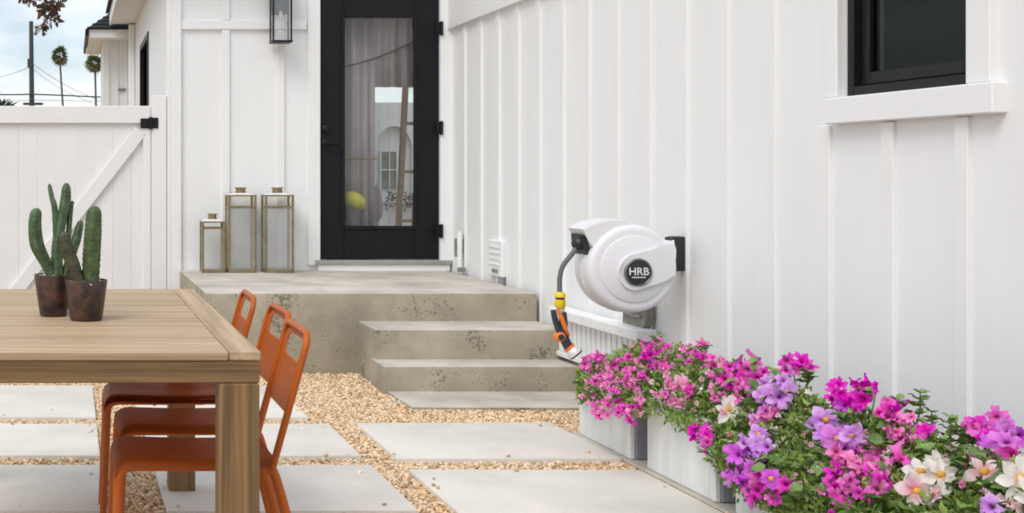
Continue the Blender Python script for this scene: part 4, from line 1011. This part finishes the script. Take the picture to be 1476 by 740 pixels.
def topline(px):
    for (a, ya_), (b_, yb2) in zip(TOPL, TOPL[1:]):
        if a <= px <= b_: return ya_ + (yb2 - ya_) * (px - a) / (b_ - a)
    return 640
BOT = [(820, 572), (880, 584), (915, 596), (950, 602), (985, 618), (1010, 645), (1035, 680), (1080, 735), (1140, 790), (1600, 900)]
def botline(px):
    for (a, ya_), (b_, yb2) in zip(BOT, BOT[1:]):
        if a <= px <= b_: return ya_ + (yb2 - ya_) * (px - a) / (b_ - a)
    return 850
for lb, (xa, xb), clusters, bigs in PLANTS:
    xm = (xa + xb) / 2; sm = (xm - 102) / 2.45; base = Vector((2.45, FPX / sm, .271))
    r = empty('petunia_plant', base, lb, 'flowers', 'petunias in the grey planters')
    # blooms
    stems = []
    for (cx_, cy_, rx_, ry_, colr, n_, sz) in clusters:
        big = 1.0 if cx_ < 1040 else 1.22
        for k in range(int(n_ * (1.2 if cx_ < 1040 else .95))):
            a = random.uniform(0, 6.28); q = math.sqrt(random.random()) * 1.08; px = cx_ + rx_ * q * math.cos(a); py = cy_ + ry_ * q * math.sin(a)
            if px < 838: px = 838 + random.random() * 8
            p = at(px, py, bed(px, py) - random.uniform(.0, .03)); d = facing(p)
            o = link('flower', random.choice(FM[colr]), r, p, qrot(d)); s_ = sz * big * random.uniform(.55, 1.15); o.scale = (s_, s_, s_ * random.uniform(.8, 1.3)); stems.append(p - d * .008)
    for (px, py, colr, sz) in bigs:
        p = at(px, py, bed(px, py) - .035); d = (Vector((-.45, -.85, .22)) + Vector([random.gauss(0, .14) for _ in range(3)])).normalized()
        o = link('flower', CM, r, p, qrot(d)); o.scale = (sz,) * 3
        n_ = 6 if colr == 'white' else 5
        for k in range(n_):
            c = bpy.data.objects.new('petal', random.choice(PM[colr])); COL.objects.link(c); c.parent = o; c.rotation_euler = (random.uniform(-.25, .25), random.uniform(-.3, .12), 6.283 * k / n_ + random.uniform(-.15, .15)); s_ = random.uniform(.72, 1.25); c.scale = (s_, s_ * random.uniform(.75, 1.05), s_)
        stems.append(p - d * .01)
    # small cream and pale pink buds among the leaves
    for k in range(int((xb - xa) / 8)):
        px = max(840, random.uniform(xa, xb)); yt, yb2 = topline(px), min(botline(px), 740); py = yt + (yb2 - yt) * random.random() * .8; p = at(px, py, bed(px, py) - .01); d = facing(p)
        o = link('bud', random.choice(FM[random.choice(('white', 'blush', 'rose'))]), r, p, qrot(d)); q = random.uniform(.22, .48); o.scale = (q, q, q * 1.6)
    # foliage
    dens = 3000; n_ = int(dens * (xb - xa) / 100); P = []
    for k in range(n_):
        px = max(838, random.uniform(xa - 12, xb + 12)); yt, yb2 = topline(px), botline(px); t = random.random() ** .9
        py = yt + 6 + (yb2 - yt) * t * random.uniform(.85, 1.0); X = bed(px, py) + random.uniform(.0, .12)
        p = at(px, py, X)
        if p.z < .12 or X > 2.72: continue
        P.append(p)
    P = np.array([p[:] for p in P]); 
    D = np.array([-.35, -.45, .45])[None] + rng.normal(0, .65, (len(P), 3))
    leafcloud('foliage', P, D, .029, LEAFT, r, wid=.40)
    for k in range(14):
        px = random.uniform(xa, xb); yt, yb2 = topline(px), botline(px); py = random.uniform(yt, min(yb2, 745)); p = at(px, py, bed(px, py) - .012)
        o = link('leaf', LM[k % 3], r, p, (random.uniform(-.6, .6), random.uniform(-.9, .5), random.uniform(0, 6.28)))
    for (qx, qy, top_) in [q for q in SPRIGS if xa <= q[0] < xb]:
        p0 = at(qx - 6, qy, 2.45); p1 = at(qx + random.uniform(-4, 4), top_, 2.45); b = MB(); b.tube([p0, p0.lerp(p1, .5) + Vector((.006, 0, 0)), p1], [.003, .0025, .0018], 5, 4); b.build('sprig', 'plant_stem', r, 60)
        for t in (.35, .6, .8, 1.0):
            c = p0.lerp(p1, t)
            for sd in (-1, 1):
                o = link('leaf', LM[1], r, c, (random.uniform(-.4, .4), random.uniform(-1.0, -.2), (1.57 - sd * 1.2) + random.uniform(-.4, .4))); q = random.uniform(.5, .85) * (1.25 - .5 * t); o.scale = (q, q, q)
    b = MB()
    for p in stems[::3]:
        m_ = base.lerp(p, .55) + Vector((random.uniform(-.02, .02), random.uniform(-.02, .02), .04)); b.tube([base, m_, p], [.004, .003, .0018], 5, 4)
    b.build('stem', 'plant_stem', r, 60)

# ------------------------------------------------------------------ beyond the gate
pole = empty('utility_pole', ((46 - 102) / 23, depth(23), 0), 'tall dark wooden utility pole beyond the gate', 'utility pole')
px_ = (46 - 102) / 23; py_ = depth(23)
b = MB(); b.tube([(px_ + .05, py_, -.1), (px_, py_, 5), (px_ - .05, py_, CAM_H + (254 - 31) / 23)], [.19, .17, .13], 12); b.build('post', 'pole_wood', pole, 50)
zc = CAM_H + (254 - 150) / 23
bx('crossarm', 'pole_wood', pole, px_ - .55, px_ + .7, py_ - .25, py_ - .13, zc - .09, zc + .07, .01)
bx('insulator_bracket', 'pole_wood', pole, px_ - .28, px_ - .12, py_ - .1, py_ + .1, CAM_H + (254 - 98) / 23, CAM_H + (254 - 85) / 23, .01)
def cable(pts, r_, label):
    b = MB(); b.tube([((x - 102) / 23, depth(23) - .2, CAM_H + (254 - y) / 23) for x, y in pts], r_, 6, 8); o = b.build('overhead_cable', 'cable', None, loc=((pts[0][0] - 102) / 23, depth(23) - .2, CAM_H + (254 - pts[0][1]) / 23))
    tag(o, label, 'cable', 'overhead cables at the utility pole')
cable([(-120, 136), (14, 137), (46, 136.5), (90, 138), (160, 141), (330, 146)], .045, 'thick dark overhead cable running level just above the gate')
cable([(-120, 138), (0, 112), (46, 96)], .014, 'thin overhead cable sloping down left from the utility pole')
cable([(46, 92), (85, 118), (130, 140), (190, 160)], .014, 'thin overhead cable falling right from the utility pole, the upper one')
cable([(46, 99), (80, 124), (118, 143), (170, 162)], .012, 'thin overhead cable falling right from the utility pole, the lower one')
cable([(-120, 150), (20, 146), (60, 145), (110, 146), (330, 150)], .014, 'thin pale overhead cable low over the gate under the thick one')

def palm(cxp, cyp, bxp, S, label, w, h, skirt):
    w *= 1.55; y = depth(S); top = Vector(((cxp - 102) / S, y, CAM_H + (254 - cyp) / S)); bot = Vector(((bxp - 102) / S, y, 0))
    r = empty('palm_tree', bot, label, 'palm tree', 'palm trees beyond the gate')
    b = MB(); b.tube([bot, bot.lerp(top, .5) + Vector((-.1, 0, 0)), top], [.26, .20, .17], 8, 6); b.build('trunk', 'palm_trunk', r, 60)
    def fans(name, n, m, zr, seed):
        rg = random.Random(seed); V = []; F = []
        for k in range(n):
            az_ = rg.uniform(0, 6.28); el = math.asin(rg.uniform(math.sin(zr[0]), math.sin(min(zr[1], 1.57)))); ln = rg.uniform(.55, .95) * w; d = Vector((math.cos(az_) * math.cos(el), math.sin(az_) * math.cos(el), math.sin(el)))
            u = d.cross(Vector((0, 0, 1))).normalized(); ro = rg.uniform(-1.2, 1.2); u = (u * math.cos(ro) + u.cross(d) * math.sin(ro)).normalized(); wv_ = u.cross(d)
            c = top + Vector((0, 0, .25 * w)) + d * ln * Vector((.45, .45, .62)).z * .75
            for j in range(9):                            # blades of one fan
                t = (j - 4) * .30; e = (d * math.cos(t) + u * math.sin(t) + wv_ * rg.uniform(-.12, .12)).normalized(); e.z -= .05; q = e.cross(wv_).normalized() * .10
                i0 = len(V); L_ = ln * rg.uniform(.5, .68); tip = c + e * L_ - Vector((0, 0, L_ * .12)); mid = c + e * L_ * .55
                V += [c[:], (mid + q)[:], (mid - q)[:], tip[:]]; F += [(i0, i0 + 1, i0 + 2), (i0 + 1, i0 + 3, i0 + 2)]
            i0 = len(V); q = u * .03; V += [(top + q)[:], (top - q)[:], c[:]]; F += [(i0, i0 + 1, i0 + 2)]
        return rawmesh(name, V, F, m, r, kind='stuff')
    fans('crown', 60, 'palm_green', (-.95, 1.57), int(cxp)); fans('dry_skirt', skirt, 'palm_dry', (-1.5, -.55), int(cxp) + 3)
palm(86, 84, 100, 8, 'slim fan palm with a leaning trunk between the pole and the roof', 1.45, 0, 12)
palm(137, 96, 143, 8.5, 'slim fan palm with brown skirt right beside the rear wing', 1.35, 0, 26)

# spiky plant peeking over the gate at the far left
sp_ = Vector(((-14 - 102) / 110, depth(110), 0)); yk = empty('yucca', sp_, 'spiky green yucca top showing over the gate at the left edge', 'yucca')
b = MB(); b.tube([sp_, sp_ + Vector((.05, 0, 1.9))], [.09, .07], 8); b.build('trunk', 'bark', yk, 60)
n_ = 220; d = rng.normal(0, 1, (n_, 3)); d[:, 2] = np.abs(d[:, 2]) * .8 + .1
leafcloud('crown', np.repeat(np.array([sp_ + Vector((.05, 0, 1.92))]), n_, 0), d, .34, [(.06, .085, .035), (.09, .12, .05), (.04, .06, .03)], yk, wid=.16)

# tree at the left whose branch hangs into the sky
tb_ = Vector((-2.6, depth(132), 0)); tree = empty('tree', tb_, 'brown leaved tree branch hanging into the top left of the sky', 'tree')
S_ = 132
def tp(x, y, dy=0): return Vector(((x - 102) / S_, depth(S_) + dy, CAM_H + (254 - y) / S_))
b = MB(); b.tube([tb_, tb_ + Vector((.1, 0, 1.8)), tb_ + Vector((.5, 0, 3.2)), tb_ + Vector((.9, 0, 4.2))], [.13, .11, .08, .03], 9, 5); b.build('trunk', 'bark', tree, 60)
br = [[tb_ + Vector((.45, 0, 3.1)), tp(-60, -20), tp(20, -12), tp(60, -4), tp(76, 14), tp(72, 36)], [tp(20, -12), tp(40, -5), tp(48, 4)], [tp(60, -4), tp(85, -2), tp(88, 8)], [tp(74, 14), tp(84, 24), tp(78, 34)], [tb_ + Vector((.3, 0, 2.6)), tb_ + Vector((-.4, 0, 3.6))], [tp(72, 20), tp(64, 30), tp(60, 42)]]
for q in br:
    b = MB(); b.tube(q, [.018, .008, .003] if len(q) < 5 else [.035, .022, .010, .006, .004, .002], 6, 4); b.build('branch', 'bark', tree, 60)
cl = [(38, 0, 14, 4, 26), (58, 3, 8, 5, 16), (76, 4, 12, 8, 50), (70, 14, 12, 8, 50), (62, 17, 6, 5, 18), (84, 5, 7, 6, 20), (74, 30, 10, 5, 22), (60, 44, 7, 5, 22), (64, 40, 6, 4, 12), (82, 27, 5, 5, 8), (-30, -20, 45, 22, 200), (20, -30, 60, 16, 240), (-90, -40, 60, 40, 300), (-160, -60, 60, 60, 300), (-230, -90, 60, 50, 300)]
P = []
for x, y, a_, c_, n_ in cl:
    for k in range(n_):
        t = random.uniform(0, 6.28); q = math.sqrt(random.random()); P.append(tp(x + a_ * q * math.cos(t), y + c_ * q * math.sin(t), random.uniform(-.12, .12))[:])
P = np.array(P); D = rng.normal(0, 1, (len(P), 3)) + np.array([0, 0, -.5])
leafcloud('crown', P, D, .075, [(.13, .07, .05), (.20, .10, .06), (.08, .055, .045), (.26, .15, .10), (.10, .09, .06)], tree, wid=.6)
